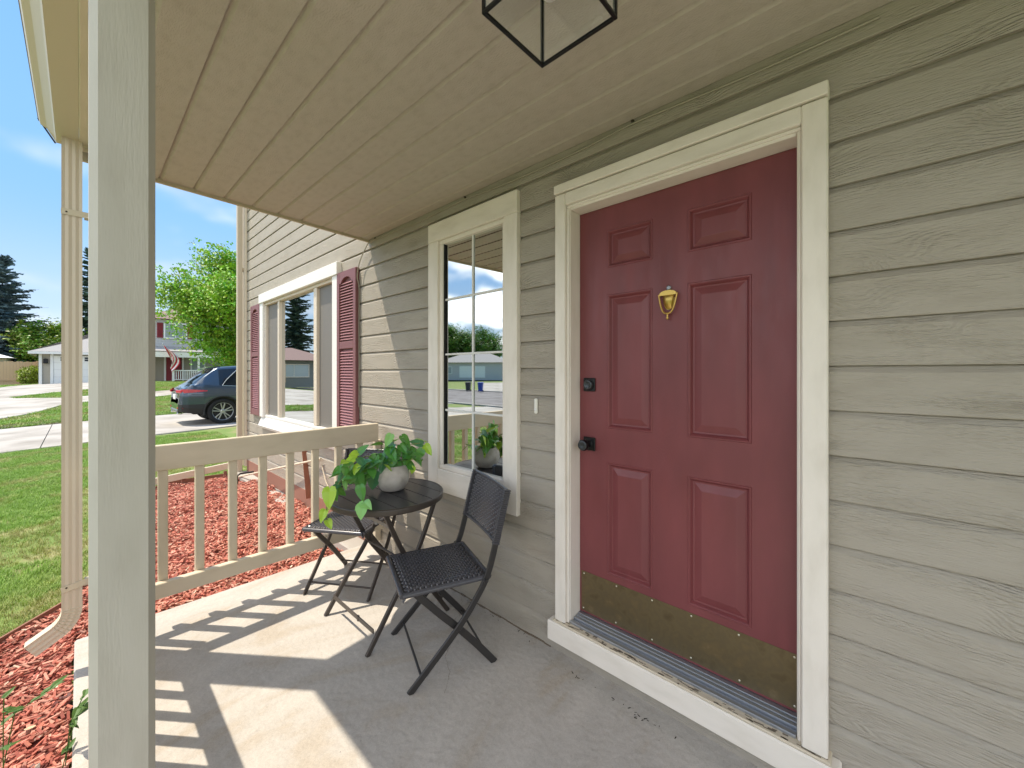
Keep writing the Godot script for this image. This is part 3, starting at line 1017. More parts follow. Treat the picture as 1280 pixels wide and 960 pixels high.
	# deadbolt and knob on square black plates
	var out := Basis(Vector3.BACK, PI / 2)          # turns +y to -x
	var zl := -1.062
	for y: float in [1.364, 1.070]:
		var ro := MB.new()
		ro.span(Vector3(x - 0.010, y - 0.033, zl - 0.033), Vector3(x - 0.0002, y + 0.033, zl + 0.033), 0.003)
		part("lock_plate", ro, M.black_metal, door)
	var db := MB.new()
	db.lathe([Vector2(0.026, 0.0), Vector2(0.025, 0.012), Vector2(0.021, 0.016), Vector2(0.015, 0.016), Vector2(0.013, 0.012), Vector2(0.0001, 0.012)], 20, Transform3D(out, Vector3(x - 0.010, 1.364, zl)))
	part("deadbolt", db, M.lock_face, door)
	var kb := MB.new()
	kb.lathe([Vector2(0.020, 0.0), Vector2(0.012, 0.008), Vector2(0.012, 0.026), Vector2(0.020, 0.034), Vector2(0.027, 0.044), Vector2(0.028, 0.054), Vector2(0.024, 0.062)], 20, Transform3D(out, Vector3(x - 0.010, 1.070, zl)))
	part("knob", kb, M.black_metal, door)
	var kf := MB.new()
	kf.lathe([Vector2(0.024, 0.0615), Vector2(0.022, 0.064), Vector2(0.010, 0.0645), Vector2(0.009, 0.062), Vector2(0.0001, 0.062)], 20, Transform3D(out, Vector3(x - 0.010, 1.070, zl)))
	part("knob_face", kf, M.lock_face, door)
	# brass knocker under the peephole
	var kz := -0.668
	var pe := MB.new()
	pe.lathe([Vector2(0.0105, 0.0), Vector2(0.0105, 0.004), Vector2(0.007, 0.007), Vector2(0.005, 0.005), Vector2(0.0001, 0.006)], 14, Transform3D(out, Vector3(x, 1.790, kz)))
	part("peephole", pe, M.steel, door)
	var kp := MB.new()
	var shield := []
	for k in 15:
		var f := k / 14.0
		shield.append([1.759 - 0.064 * f, 0.0245 * sqrt(maxf(0.0, 1.0 - pow(f, 2.0))) + 0.0015])
	for k in 14:
		var a: Array = shield[k]
		var b: Array = shield[k + 1]
		var da := 0.014 * sin(PI * minf(1.0, 0.25 + k / 18.0))
		var db2 := 0.014 * sin(PI * minf(1.0, 0.25 + (k + 1) / 18.0))
		for s in 6:
			var q0 := -1.0 + s / 3.0
			var q1 := -1.0 + (s + 1) / 3.0
			var P := func(row: Array, dd: float, q: float) -> Vector3: return Vector3(x - 0.004 - dd * (1.0 - q * q), row[0], kz + q * row[1])
			kp.face([P.call(a, da, q0), P.call(b, db2, q0), P.call(b, db2, q1), P.call(a, da, q1)])
	var arch_ := [Vector2(1.757, -0.037), Vector2(1.757, 0.037), Vector2(1.766, 0.036), Vector2(1.774, 0.026), Vector2(1.778, 0.010), Vector2(1.778, -0.010), Vector2(1.774, -0.026), Vector2(1.766, -0.036)]
	var bow := []
	for q: Vector2 in arch_:
		bow.append(Vector2(q.x, kz + q.y))
	kp.prism(bow, x - 0.017, x - 0.001, 0)
	part("knocker_shield", kp, M.brass, door)
	var kr := MB.new()
	var loop := []
	for k in 21:
		var q := -1.0 + k / 10.0
		loop.append(Vector3(x - 0.014 - 0.006 * (1.0 - q * q), 1.678 + 0.084 * pow(absf(q), 2.5), kz + 0.039 * signf(q) * pow(absf(q), 0.82)))
	kr.tube(loop, 0.0042, 8)
	kr.lathe([Vector2(0.003, 0.0), Vector2(0.005, -0.006), Vector2(0.0035, -0.012), Vector2(0.006, -0.019), Vector2(0.004, -0.025), Vector2(0.0001, -0.026)], 10, Transform3D(Basis(), Vector3(x - 0.018, 1.677, kz)))
	part("knocker_ring", kr, M.brass_dull, door)

func ring(x: float, z0: float, z1: float, y0: float, y1: float) -> Array:
	return [Vector3(x, y0, z0), Vector3(x, y0, z1), Vector3(x, y1, z1), Vector3(x, y1, z0)]

func build_sidelight(h: Node3D) -> void:
	var w := part("sidelight_window", plank(Vector3(1.632, 2.312, -2.297), Vector3(1.668, 2.437, -1.470), 0.003), M.trim, h)   # head board
	part("trim_board", plank(Vector3(1.6325, 0.628, -2.297), Vector3(1.668, 2.3115, -2.19), 0.003), M.trim, w)
	part("trim_board", plank(Vector3(1.6325, 0.628, -1.572), Vector3(1.668, 2.3115, -1.470), 0.003), M.trim, w)
	part("trim_board", plank(Vector3(1.633, 0.628, -2.1895), Vector3(1.668, 0.776, -1.5725), 0.003), M.trim, w)
	for q in [[2.286, 2.3115, -2.1895, -1.5725], [0.7765, 0.806, -2.1895, -1.5725]]:
		part("sash_rail", plank(Vector3(1.648, q[0], q[2]), Vector3(1.70, q[1], q[3]), 0.004), M.trim, w)
	for q in [[-2.1895, -2.155], [-1.597, -1.5725]]:
		part("sash_stile", plank(Vector3(1.648, 0.8065, q[0]), Vector3(1.70, 2.2855, q[1]), 0.004), M.trim, w)
	var bead := MB.new()
	for q in [[0.8065, 2.2855, -2.1545, -2.150], [0.8065, 2.2855, -1.602, -1.5975]]:
		bead.span(Vector3(1.660, q[0], q[2]), Vector3(1.69, q[1], q[3]))
	part("glazing_seal", bead, M.weather_strip, w)
	var gl := MB.new()
	gl.span(Vector3(1.674, 0.80, -2.17), Vector3(1.680, 2.29, -1.58))
	part("glass_pane", gl, M.window_glass, w)
	var zm := -1.873
	part("muntin", plank(Vector3(1.666, 0.8065, zm - 0.0075), Vector3(1.6725, 2.2855, zm + 0.0075), 0.002), M.muntin, w)
	for y: float in [1.912, 1.545, 1.172]:
		for s in 2:
			part("muntin", plank(Vector3(1.6665, y - 0.0065, -2.1495 if s == 0 else zm + 0.008), Vector3(1.672, y + 0.0065, zm - 0.008 if s == 0 else -1.6025), 0.002), M.muntin, w)

func build_picture_window(h: Node3D) -> void:
	var w := part("picture_window", plank(Vector3(1.612, 2.335, -6.085), Vector3(1.668, 2.455, -3.70), 0.004), M.white_paint, h)     # head board
	part("trim_board", plank(Vector3(1.625, 0.835, -6.085), Vector3(1.668, 2.3345, -5.955), 0.003), M.white_paint, w)
	part("trim_board", plank(Vector3(1.625, 0.835, -3.83), Vector3(1.668, 2.3345, -3.723), 0.003), M.white_paint, w)
	var sill := MB.new()
	sill.prism([Vector2(0.69, 1.625), Vector2(0.72, 1.612), Vector2(0.835, 1.655), Vector2(0.835, 1.75), Vector2(0.69, 1.75)].map(func(p): return Vector2(p.y, p.x)), -6.10, -3.70, 2)
	part("sill", sill, M.white_paint, w)
	part("frame_rail", plank(Vector3(1.65, 2.30, -5.954), Vector3(1.73, 2.334, -3.831), 0.004), M.sash, w)
	part("frame_rail", plank(Vector3(1.65, 0.8355, -5.954), Vector3(1.73, 0.865, -3.831), 0.004), M.white_paint, w)
	for q in [[-5.954, -5.92, "sash"], [-5.47, -5.415, "sash"], [-4.35, -4.27, "sash"], [-3.865, -3.831, "sash"]]:
		part("mullion", plank(Vector3(1.655, 0.8655, q[0]), Vector3(1.73, 2.2995, q[1]), 0.004), M[q[2]], w)
	var gl := MB.new()
	gl.span(Vector3(1.69, 0.8655, -5.416), Vector3(1.697, 2.2995, -4.349))
	part("glass_pane", gl, M.window_glass, w)
	for q in [[-5.921, -5.469], [-4.271, -3.864]]:
		var sm := MB.new()
		sm.span(Vector3(1.685, 0.8655, q[0]), Vector3(1.690, 2.2995, q[1]))
		part("insect_screen", sm, M.screen_mesh, w)

func shutter(at: Vector3, wide: float, label: String) -> void:
	var s := thing("shutter", label, "shutter", at, 0.0, "dark red louvred shutters")
	var lo := 0.0
	var tall := 1.505
	var st := 0.052
	for q: float in [0.0, wide - st]:
		part("stile", plank(Vector3(-0.035, lo, q), Vector3(0.0, tall, q + st), 0.003), M.shutter, s)
	part("rail", plank(Vector3(-0.033, lo, st + 0.0005), Vector3(0.0, lo + 0.085, wide - st - 0.0005), 0.003), M.shutter, s)
	part("rail", plank(Vector3(-0.033, 0.80, st + 0.0005), Vector3(0.0, 0.865, wide - st - 0.0005), 0.003), M.shutter, s)
	var top := MB.new()                      # top rail with an arched lower edge
	var mid := wide / 2.0
	var half := wide / 2.0 - st - 0.0005
	for k in 10:
		var a := -1.0 + k / 5.0
		var b := -1.0 + (k + 1) / 5.0
		var ya := tall - 0.105 + 0.05 * sqrt(maxf(0.0, 1.0 - a * a * 1.9)) if absf(a) < 0.72 else tall - 0.105
		var yb := tall - 0.105 + 0.05 * sqrt(maxf(0.0, 1.0 - b * b * 1.9)) if absf(b) < 0.72 else tall - 0.105
		top.prism([Vector2(ya, mid + a * half), Vector2(tall, mid + a * half), Vector2(tall, mid + b * half), Vector2(yb, mid + b * half)], -0.033, 0.0, 0)
	part("top_rail", top, M.shutter, s)
	var back := MB.new()
	back.span(Vector3(-0.004, 0.08, st), Vector3(-0.001, tall - 0.05, wide - st))
	part("back_board", back, M.shutter, s)
	var slat := MB.new()
	slat.box(Vector3.ZERO, Vector3(0.004, 0.030, wide - 2 * st - 0.001), Basis(Vector3.BACK, -0.75), 0.0015)
	var mesh := slat.done()
	for run in [[0.098, 0.795], [0.878, 1.43]]:
		var count := int((run[1] - run[0]) / 0.0255)
		for k in count:
			var o := part("louvre_slat", mesh, M.louvre, s)
			o.position = Vector3(-0.018, run[0] + 0.0255 * (k + 0.5), mid)

# ---------------------------------------------------------------- porch fittings
func build_posts() -> void:
	var a := thing("porch_post", "thick square porch post nearest the viewer, painted pale grey green", "post", Vector3(0.0645, 0, -1.252), 0.0, "square porch posts")
	var b := MB.new()
	b.box(Vector3(0, 1.27, 0), Vector3(0.104, 2.54, 0.104), Basis(), 0.013)
	part("shaft", b, M.post, a)
	var c := thing("porch_post", "square porch post at the far corner beside the downspout", "post", Vector3(0.08, 0, -2.885), 0.0, "square porch posts")
	var d := MB.new()
	d.box(Vector3(0, 1.27, 0), Vector3(0.09, 2.54, 0.09), Basis(), 0.006)
	part("shaft", d, M.post, c)

func build_railings() -> void:
	var side := thing("porch_railing", "cream wooden railing across the far end of the porch behind the table", "railing", Vector3(0, 0, 0), 0.0, "porch railings")
	part("top_rail", plank(Vector3(0.03, 0.878, -2.972), Vector3(1.612, 1.019, -2.931), 0.004), M.rail, side)
	part("bottom_rail", plank(Vector3(0.03, 0.180, -2.943), Vector3(1.64, 0.264, -2.901), 0.004), M.rail, side)
	for k in 9:
		var x := 0.316 - 0.1645 + 0.1645 * k
		part("baluster", plank(Vector3(x - 0.021, 0.165, -2.986), Vector3(x + 0.021, 0.8775, -2.9435), 0.003), M.rail, side)
	part("wall_batten", plank(Vector3(1.607, 0.06, -3.015), Vector3(1.657, 0.8775, -2.974), 0.003), M.rail, side)
	var front := thing("porch_railing", "cream wooden railing along the street side of the porch, behind the near post", "railing", Vector3(0, 0, 0), 0.0, "porch railings")
	part("top_rail", plank(Vector3(0.036, 0.868, -2.84), Vector3(0.080, 1.012, -1.306), 0.004), M.rail, front)
	part("bottom_rail", plank(Vector3(0.038, 0.14, -2.84), Vector3(0.078, 0.225, -1.306), 0.004), M.rail, front)
	for k in 9:
		var z := -2.74 + 0.165 * k
		part("baluster", plank(Vector3(0.042, 0.2255, z - 0.018), Vector3(0.076, 0.8675, z + 0.018), 0.003), M.rail, front)

func build_downspout() -> void:
	var s := thing("downspout", "ribbed tan metal downspout with a kicked-out foot in front of the near post", "downspout", Vector3(-0.026, 0, -2.87))
	# outline with ribs on the face towards the porch floor and the street
	var out := []
	var w := 0.034
	var d := 0.026
	for e in 4:
		var a: Vector2 = [Vector2(-w, d), Vector2(w, d), Vector2(w, -d), Vector2(-w, -d)][e]
		var b: Vector2 = [Vector2(w, d), Vector2(w, -d), Vector2(-w, -d), Vector2(-w, d)][e]
		var nn := (b - a).normalized()
		nn = Vector2(-nn.y, nn.x)
		for k in 12:
			var f := k / 12.0
			var dent := 0.0022 * (0.5 - 0.5 * cos(f * TAU * 3.0)) if k > 0 else 0.0
			out.append(a.lerp(b, f) - nn * dent)
	var path := [[Vector3(0, 2.56, 0), Vector3.RIGHT], [Vector3(0, 0.30, 0), Vector3.RIGHT]]
	for k in 9:
		var a := 1.02 * k / 8.0
		path.append([Vector3(-0.11 * (1.0 - cos(a)), 0.29 - 0.11 * sin(a), 0), Vector3(cos(a), -sin(a), 0)])
	var tip: Vector3 = path[-1][0]
	path.append([tip + Vector3(-sin(1.02), -cos(1.02), 0) * 0.09, path[-1][1]])
	var m := MB.new()
	for k in path.size() - 1:
		for e in out.size():
			var p: Vector2 = out[e]
			var q: Vector2 = out[(e + 1) % out.size()]
			var o0: Vector3 = path[k][0]
			var o1: Vector3 = path[k + 1][0]
			var x0: Vector3 = path[k][1]
			var x1: Vector3 = path[k + 1][1]
			m.facing([o0 + x0 * p.x + Vector3(0, 0, p.y), o0 + x0 * q.x + Vector3(0, 0, q.y), o1 + x1 * q.x + Vector3(0, 0, q.y), o1 + x1 * p.x + Vector3(0, 0, p.y)], (o0 + o1) / 2.0)
	part("pipe", m, M.spout, s)
	var cr := MB.new()                          # crimps of the elbow
	for k in range(1, 9):
		var o: Vector3 = path[k + 1][0]
		var x: Vector3 = path[k + 1][1]
		cr.box(o, Vector3(0.0705, 0.003, 0.0545), Basis(x, Vector3(-x.y, x.x, 0), Vector3.BACK), 0.001)
	part("elbow_crimp", cr, M.gutter, s)
	for y: float in [2.19, 0.40]:
		var st := MB.new()
		st.box(Vector3(0.012, y, 0.0285), Vector3(0.095, 0.028, 0.002), Basis(Vector3.BACK, 0.0 if y > 1.0 else 0.18))
		st.box(Vector3(0.055, y, 0.005), Vector3(0.03, 0.028, 0.04), Basis(), 0.001)
		part("strap", st, M.gutter, s)
		var sw := MB.new()
		sw.lathe([Vector2(0.004, 0), Vector2(0.003, 0.002), Vector2(0.0001, 0.0025)], 8, Transform3D(Basis(Vector3.RIGHT, PI / 2), Vector3(-0.018, y, 0.0298)))
		part("strap_screw", sw, M.joint_dark, s)

func build_lantern() -> void:
	var l := thing("porch_lantern", "black framed glass lantern hanging from the porch ceiling", "lantern", Vector3(0.745, 2.262, -0.566))
	var w := 0.109
	var t := 0.0085
	var tall := 0.19
	for y: float in [0.0, tall]:
		for s: float in [-1.0, 1.0]:
			var a := MB.new()
			a.box(Vector3(0, y, s * w), Vector3(2 * w + t, t, t), Basis(), 0.001)
			part("frame_bar", a, M.black_metal, l)
			var b := MB.new()
			b.box(Vector3(s * w, y, 0), Vector3(t, t, 2 * w - t - 0.001), Basis(), 0.001)
			part("frame_bar", b, M.black_metal, l)
	for sx: float in [-1.0, 1.0]:
		for sz: float in [-1.0, 1.0]:
			var a := MB.new()
			a.box(Vector3(sx * w, tall / 2.0, sz * w), Vector3(t, tall - t - 0.001, t), Basis(), 0.001)
			part("frame_bar", a, M.black_metal, l)
	for k in 4:
		var g := MB.new()
		g.box(Vector3(0, tall / 2.0, w), Vector3(2 * w - t - 0.001, tall - t - 0.001, 0.002))
		var o := part("glass_pane", g, M.lantern_glass, l)
		o.rotation.y = PI / 2 * k
	var top := MB.new()
	top.box(Vector3(0, tall + 0.014, 0), Vector3(2 * w + 0.02, 0.018, 2 * w + 0.02), Basis(), 0.004)
	top.tube([Vector3(0, tall + 0.02, 0), Vector3(0, 0.262, 0)], 0.012, 10)
	top.lathe([Vector2(0.0001, 0.255), Vector2(0.06, 0.257), Vector2(0.062, 0.277)], 24)
	part("canopy", top, M.black_metal, l)
	var so := MB.new()
	so.tube([Vector3(0, tall, 0), Vector3(0, 0.13, 0)], 0.014, 10)
	part("lamp_socket", so, M.black_metal, l)
	var bu := MB.new()
	bu.lathe([Vector2(0.0001, 0.035), Vector2(0.018, 0.045), Vector2(0.028, 0.07), Vector2(0.024, 0.095), Vector2(0.013, 0.13)], 16)
	part("bulb", bu, M.muntin, l)

func build_wall_bits() -> void:
	var c := MB.new()
	var ps := []
	for p: Vector2 in [Vector2(-0.0, 2.520), Vector2(-0.329, 2.518), Vector2(-0.563, 2.525), Vector2(-0.80, 2.533), Vector2(-1.049, 2.519), Vector2(-1.293, 2.514), Vector2(-1.616, 2.517), Vector2(-1.928, 2.531), Vector2(-2.33, 2.520), Vector2(-2.468, 2.515), Vector2(-2.75, 2.528), Vector2(-3.03, 2.533), Vector2(-3.12, 2.514), Vector2(-3.19, 2.470), Vector2(-3.25, 2.42), Vector2(-3.295, 2.36), Vector2(-3.325, 2.264), Vector2(-3.335, 2.168), Vector2(-3.337, 1.9), Vector2(-3.335, 1.5), Vector2(-3.337, 1.05)]:
		ps.append(Vector3(1.650 if p.x > -3.1 or p.y < 2.2 else 1.628, p.y - 0.012, p.x))
	var fine := []
	for k in ps.size() - 1:
		for e in 4:
			fine.append(ps[k].cubic_interpolate(ps[k + 1], ps[maxi(k - 1, 0)], ps[mini(k + 2, ps.size() - 1)], e / 4.0))
	c.tube(fine, 0.0045, 6)
	var cable := thing("wall_cable", "thin tan cable stapled under the porch ceiling and dropping beside the near shutter", "cable")
	part("wire", c, M.cable, cable)
	for z: float in [-0.8, -1.928, -3.06]:
		var s := MB.new()
		s.box(Vector3(1.652, 2.533 if z > -3.0 else 2.531, z), Vector3(0.014, 0.010, 0.012), Basis(), 0.002)
		part("staple", s, M.joint_dark, cable)
	var d := thing("doorbell", "slim white doorbell button on the siding between window and door", "doorbell", Vector3(1.659, 1.245, -1.35))
	var b := MB.new()
	b.box(Vector3(-0.006, 0, 0), Vector3(0.012, 0.082, 0.022), Basis(), 0.005)
	part("case", b, M.button_white, d)
	var k := MB.new()
	k.lathe([Vector2(0.0075, 0.0), Vector2(0.0065, 0.003), Vector2(0.0001, 0.004)], 12, Transform3D(Basis(Vector3.BACK, PI / 2), Vector3(-0.0118, -0.018, 0)))
	part("push_button", k, M.white_paint, d)
	# rusty strip leaning on the siding beyond the railing, and a hook of black pipe by the ledge
	var rs := MB.new()
	rs.bar(Vector3(1.628, 0.10, -4.40), Vector3(1.650, 0.66, -4.60), 0.004, 0.055, Vector3.RIGHT, 0.001)
	tag(part("rusty_strip", rs, M.rust, self), "rusty metal strip leaning on the siding beyond the railing", "metal strip")
	var hk := MB.new()
	hk.tube([Vector3(1.40, -0.09, -6.2), Vector3(1.40, 0.06, -6.2), Vector3(1.43, 0.09, -6.18), Vector3(1.56, 0.105, -6.1)], 0.012, 7)
	tag(part("pipe_stub", hk, M.weather_strip, self), "short bent black pipe beside the foundation ledge", "pipe")
	var cord := MB.new()
	cord.tube([Vector3(1.645, 0.50, -4.12), Vector3(1.635, 0.36, -4.0), Vector3(1.63, 0.24, -3.82), Vector3(1.635, 0.14, -3.6), Vector3(1.64, 0.10, -3.45)], 0.006, 6)
	tag(part("grey_cord", cord, M.pipe_brown, self), "grey cord hanging down the sunlit siding beyond the railing", "cord")
	# crumbs of dirt and dead leaf along the door sill and the wall
	var g := MB.new()
	g.box(Vector3.ZERO, Vector3(1, 0.3, 1), Basis(), 0.2)
	var where := []
	for n in 90:
		var z := r(-2.6, 0.1)
		var x := (1.585 if z > -1.25 else 1.645) - absf(rng.randfn(0.0, 0.014)) if n < 72 else r(0.5, 1.6)
		var s := r(0.0015, 0.0045) if n < 72 else r(0.0015, 0.003)
		where.append(Transform3D(Basis(Vector3.UP, r(0, TAU)).scaled_local(Vector3(s, s, s * r(1.0, 4.5))), Vector3(x, s * 0.15, z)))
	var o := many("dirt_crumbs", g.done(), M.soil, where, [], self)
	o.set_meta("kind", "stuff")
	tag(o, "dark crumbs of dirt scattered along the porch wall and door sill", "dirt")

# ---------------------------------------------------------------- bistro set
func weave(nu: int, nv: int, f: Callable, thick: float, pitch_u: float, pitch_v: float) -> MB:
	# basketwork: flat strands both ways, over one and under one; f(u, v) is the sheet, its normal taken by differences
	var b := MB.new()
	var P := func(u: float, v: float, up: float) -> Vector3:
		var p: Vector3 = f.call(u, v)
		var du: Vector3 = f.call(u + 0.01, v) - p
		var dv: Vector3 = f.call(u, v + 0.01) - p
		return p + du.cross(dv).normalized() * up
	for j in nv:                                  # wefts, along u
		var v0 := (j + 0.08) / nv
		var v1 := (j + 0.92) / nv
		var m := (v0 + v1) / 2.0
		var steps := nu * 2
		for k in steps:
			var ua := k / float(steps)
			var ub := (k + 1) / float(steps)
			var ha := thick * cos(PI * (ua * nu + j))
			var hb := thick * cos(PI * (ub * nu + j))
			b.face([P.call(ua, v0, ha - thick * 0.5), P.call(ub, v0, hb - thick * 0.5), P.call(ub, m, hb), P.call(ua, m, ha)])
			b.face([P.call(ua, m, ha), P.call(ub, m, hb), P.call(ub, v1, hb - thick * 0.5), P.call(ua, v1, ha - thick * 0.5)])
	for k in nu:                                  # warps, along v
		var u0 := (k + 0.22) / nu
		var u1 := (k + 0.78) / nu
		for j in nv:
			var va := j / float(nv)
			var vb := (j + 1) / float(nv)
			var ha := -0.2 * thick
			b.face([P.call(u0, va, ha), P.call(u1, va, ha), P.call(u1, vb, ha), P.call(u0, vb, ha)])
	return b

func make_chair(label: String, at: Vector3, turn: float, metal: Material) -> Node3D:
	# local axes: +z is the way the sitter faces, x across
	var c := thing("folding_chair", label, "chair", at, turn, "folding wicker bistro chairs")
	for s: float in [-1.0, 1.0]:
		# long rail: front foot, up through the pivot, round behind the seat to the top of the back
		var x := s * 0.222
		var ps := [Vector3(x, 0.0, 0.235), Vector3(x, 0.225, 0.015), Vector3(x, 0.36, -0.088), Vector3(x, 0.45, -0.138), Vector3(x, 0.56, -0.172), Vector3(x, 0.845, -0.243)]
		var rail := MB.new()
		flat_strip(rail, ps, 0.013, 0.030)
		part("back_rail", rail, metal, c)
		var q := [Vector3(s * 0.198, 0.425, 0.20), Vector3(s * 0.198, 0.30, 0.085), Vector3(s * 0.198, 0.225, 0.01), Vector3(s * 0.198, 0.12, -0.085), Vector3(s * 0.198, 0.0, -0.185)]
		var leg := MB.new()
		flat_strip(leg, q, 0.012, 0.032)
		part("leg", leg, metal, c)
		var pv := MB.new()
		pv.tube([Vector3(s * 0.185, 0.222, 0.012), Vector3(s * 0.232, 0.222, 0.012)], 0.008, 8)
		pv.tube([Vector3(s * 0.212, 0.428, -0.122), Vector3(s * 0.246, 0.428, -0.122)], 0.009, 8)
		part("pivot_bolt", pv, metal, c)
	var rods := MB.new()
	rods.tube([Vector3(-0.22, 0.055, 0.180), Vector3(0.22, 0.055, 0.180)], 0.006, 8)
	part("front_stretcher", rods, metal, c)
	var rod2 := MB.new()
	rod2.tube([Vector3(-0.198, 0.05, -0.142), Vector3(0.198, 0.05, -0.142)], 0.006, 8)
	part("rear_stretcher", rod2, metal, c)
	var frame := MB.new()
	for s: float in [-1.0, 1.0]:
		frame.bar(Vector3(s * 0.185, 0.430, -0.135), Vector3(s * 0.185, 0.430, 0.245), 0.016, 0.018)
		frame.bar(Vector3(-0.185, 0.430, 0.055 + s * 0.19), Vector3(0.185, 0.430, 0.055 + s * 0.19), 0.016, 0.016)
	frame.bar(Vector3(-0.185, 0.428, 0.17), Vector3(0.185, 0.428, 0.17), 0.014, 0.012)
	part("seat_frame", frame, metal, c)
	var seat := weave(24, 32, func(u: float, v: float) -> Vector3:
		var a := (u - 0.5) * 2.0
		var b := (v - 0.5) * 2.0
		var x := a * 0.208
		var z := -0.045 + 0.5 * 0.0 + b * 0.207 + 0.015
		var drop := 0.030 * pow(absf(b), 14.0) + 0.022 * pow(absf(a), 16.0) + 0.006 * (1.0 - b * b) * (1.0 - a * a)
		return Vector3(-x, 0.449 - drop, z + 0.085), 0.0042, 0.0, 0.0)
	seat.box(Vector3(0, 0.4325, 0.055), Vector3(0.40, 0.006, 0.40))
	part("seat", seat, M.rattan, c)
	var rim := MB.new()
	for b: float in [-1.0, 1.0]:
		rim.tube([Vector3(-0.205, 0.431, 0.055 + b * 0.208), Vector3(0.205, 0.431, 0.055 + b * 0.208)], 0.013, 8)
		rim.tube([Vector3(b * 0.205, 0.431, -0.153), Vector3(b * 0.205, 0.431, 0.263)], 0.013, 8)
	part("seat_rim", rim, M.rattan, c)
	var back := weave(24, 20, func(u: float, v: float) -> Vector3:
		var y := lerpf(0.590, 0.842, v)
		var a := (u - 0.5) * 2.0
		return Vector3(a * 0.226, y, -0.180 - (y - 0.59) * 0.245 - 0.012 * (1.0 - a * a)), 0.0042, 0.0, 0.0)
	back.bar(Vector3(0, 0.592, -0.194), Vector3(0, 0.842, -0.255), 0.43, 0.003, Vector3.BACK)
	part("backrest", back, M.rattan, c)
	var wrap := MB.new()                           # strands wound round the rails beside the panel
	for s: float in [-1.0, 1.0]:
		for k in 26:
			var y := lerpf(0.592, 0.842, k / 25.0)
			wrap.box(Vector3(s * 0.222, y, -0.180 - (y - 0.59) * 0.245), Vector3(0.021, 0.0088, 0.037), Basis(Vector3.RIGHT, -0.24), 0.003)
	for k in 2:
		var y := 0.592 if k == 0 else 0.842
		var bend := []
		for e in 9:
			var a := -1.0 + e / 4.0
			bend.append(Vector3(a * 0.226, y, -0.180 - (y - 0.59) * 0.245 - 0.012 * (1.0 - a * a)))
		wrap.tube(bend, 0.008, 8)
	part("back_binding", wrap, M.rattan, c)
	return c

func flat_strip(b: MB, ps: Array, w: float, d: float) -> void:
	# a flat metal strip through the points (curve in a plane of constant x), w across x and d in the plane
	var fine := []
	for k in ps.size() - 1:
		for e in 5:
			fine.append(ps[k].cubic_interpolate(ps[k + 1], ps[maxi(k - 1, 0)], ps[mini(k + 2, ps.size() - 1)], e / 5.0))
	fine.append(ps[-1])
	var rows := []
	for k in fine.size():
		var t: Vector3 = (fine[mini(k + 1, fine.size() - 1)] - fine[maxi(k - 1, 0)]).normalized()
		var up := Vector3.RIGHT.cross(t).normalized()
		var hw := Vector3.RIGHT * w / 2.0
		var c := 0.0025
		var hd := up * d / 2.0
		var row := []
		for q: Vector2 in [Vector2(-1, -1), Vector2(1, -1), Vector2(1, 1), Vector2(-1, 1)]:
			var corner: Vector3 = fine[k] + hw * q.x + hd * q.y
			if q.x * q.y > 0:
				row.append(corner - up * c * q.y)
				row.append(corner - Vector3.RIGHT * c * q.x)
			else:
				row.append(corner - Vector3.RIGHT * c * q.x)
				row.append(corner - up * c * q.y)
		rows.append(row)
	for k in rows.size() - 1:
		var mid: Vector3 = (fine[k] + fine[k + 1]) / 2.0
		for e in 8:
			var f := (e + 1) % 8
			b.facing([rows[k][e], rows[k][f], rows[k + 1][f], rows[k + 1][e]], mid)
	b.facing(rows[0], fine[1])
	b.facing(rows[-1], fine[-2])

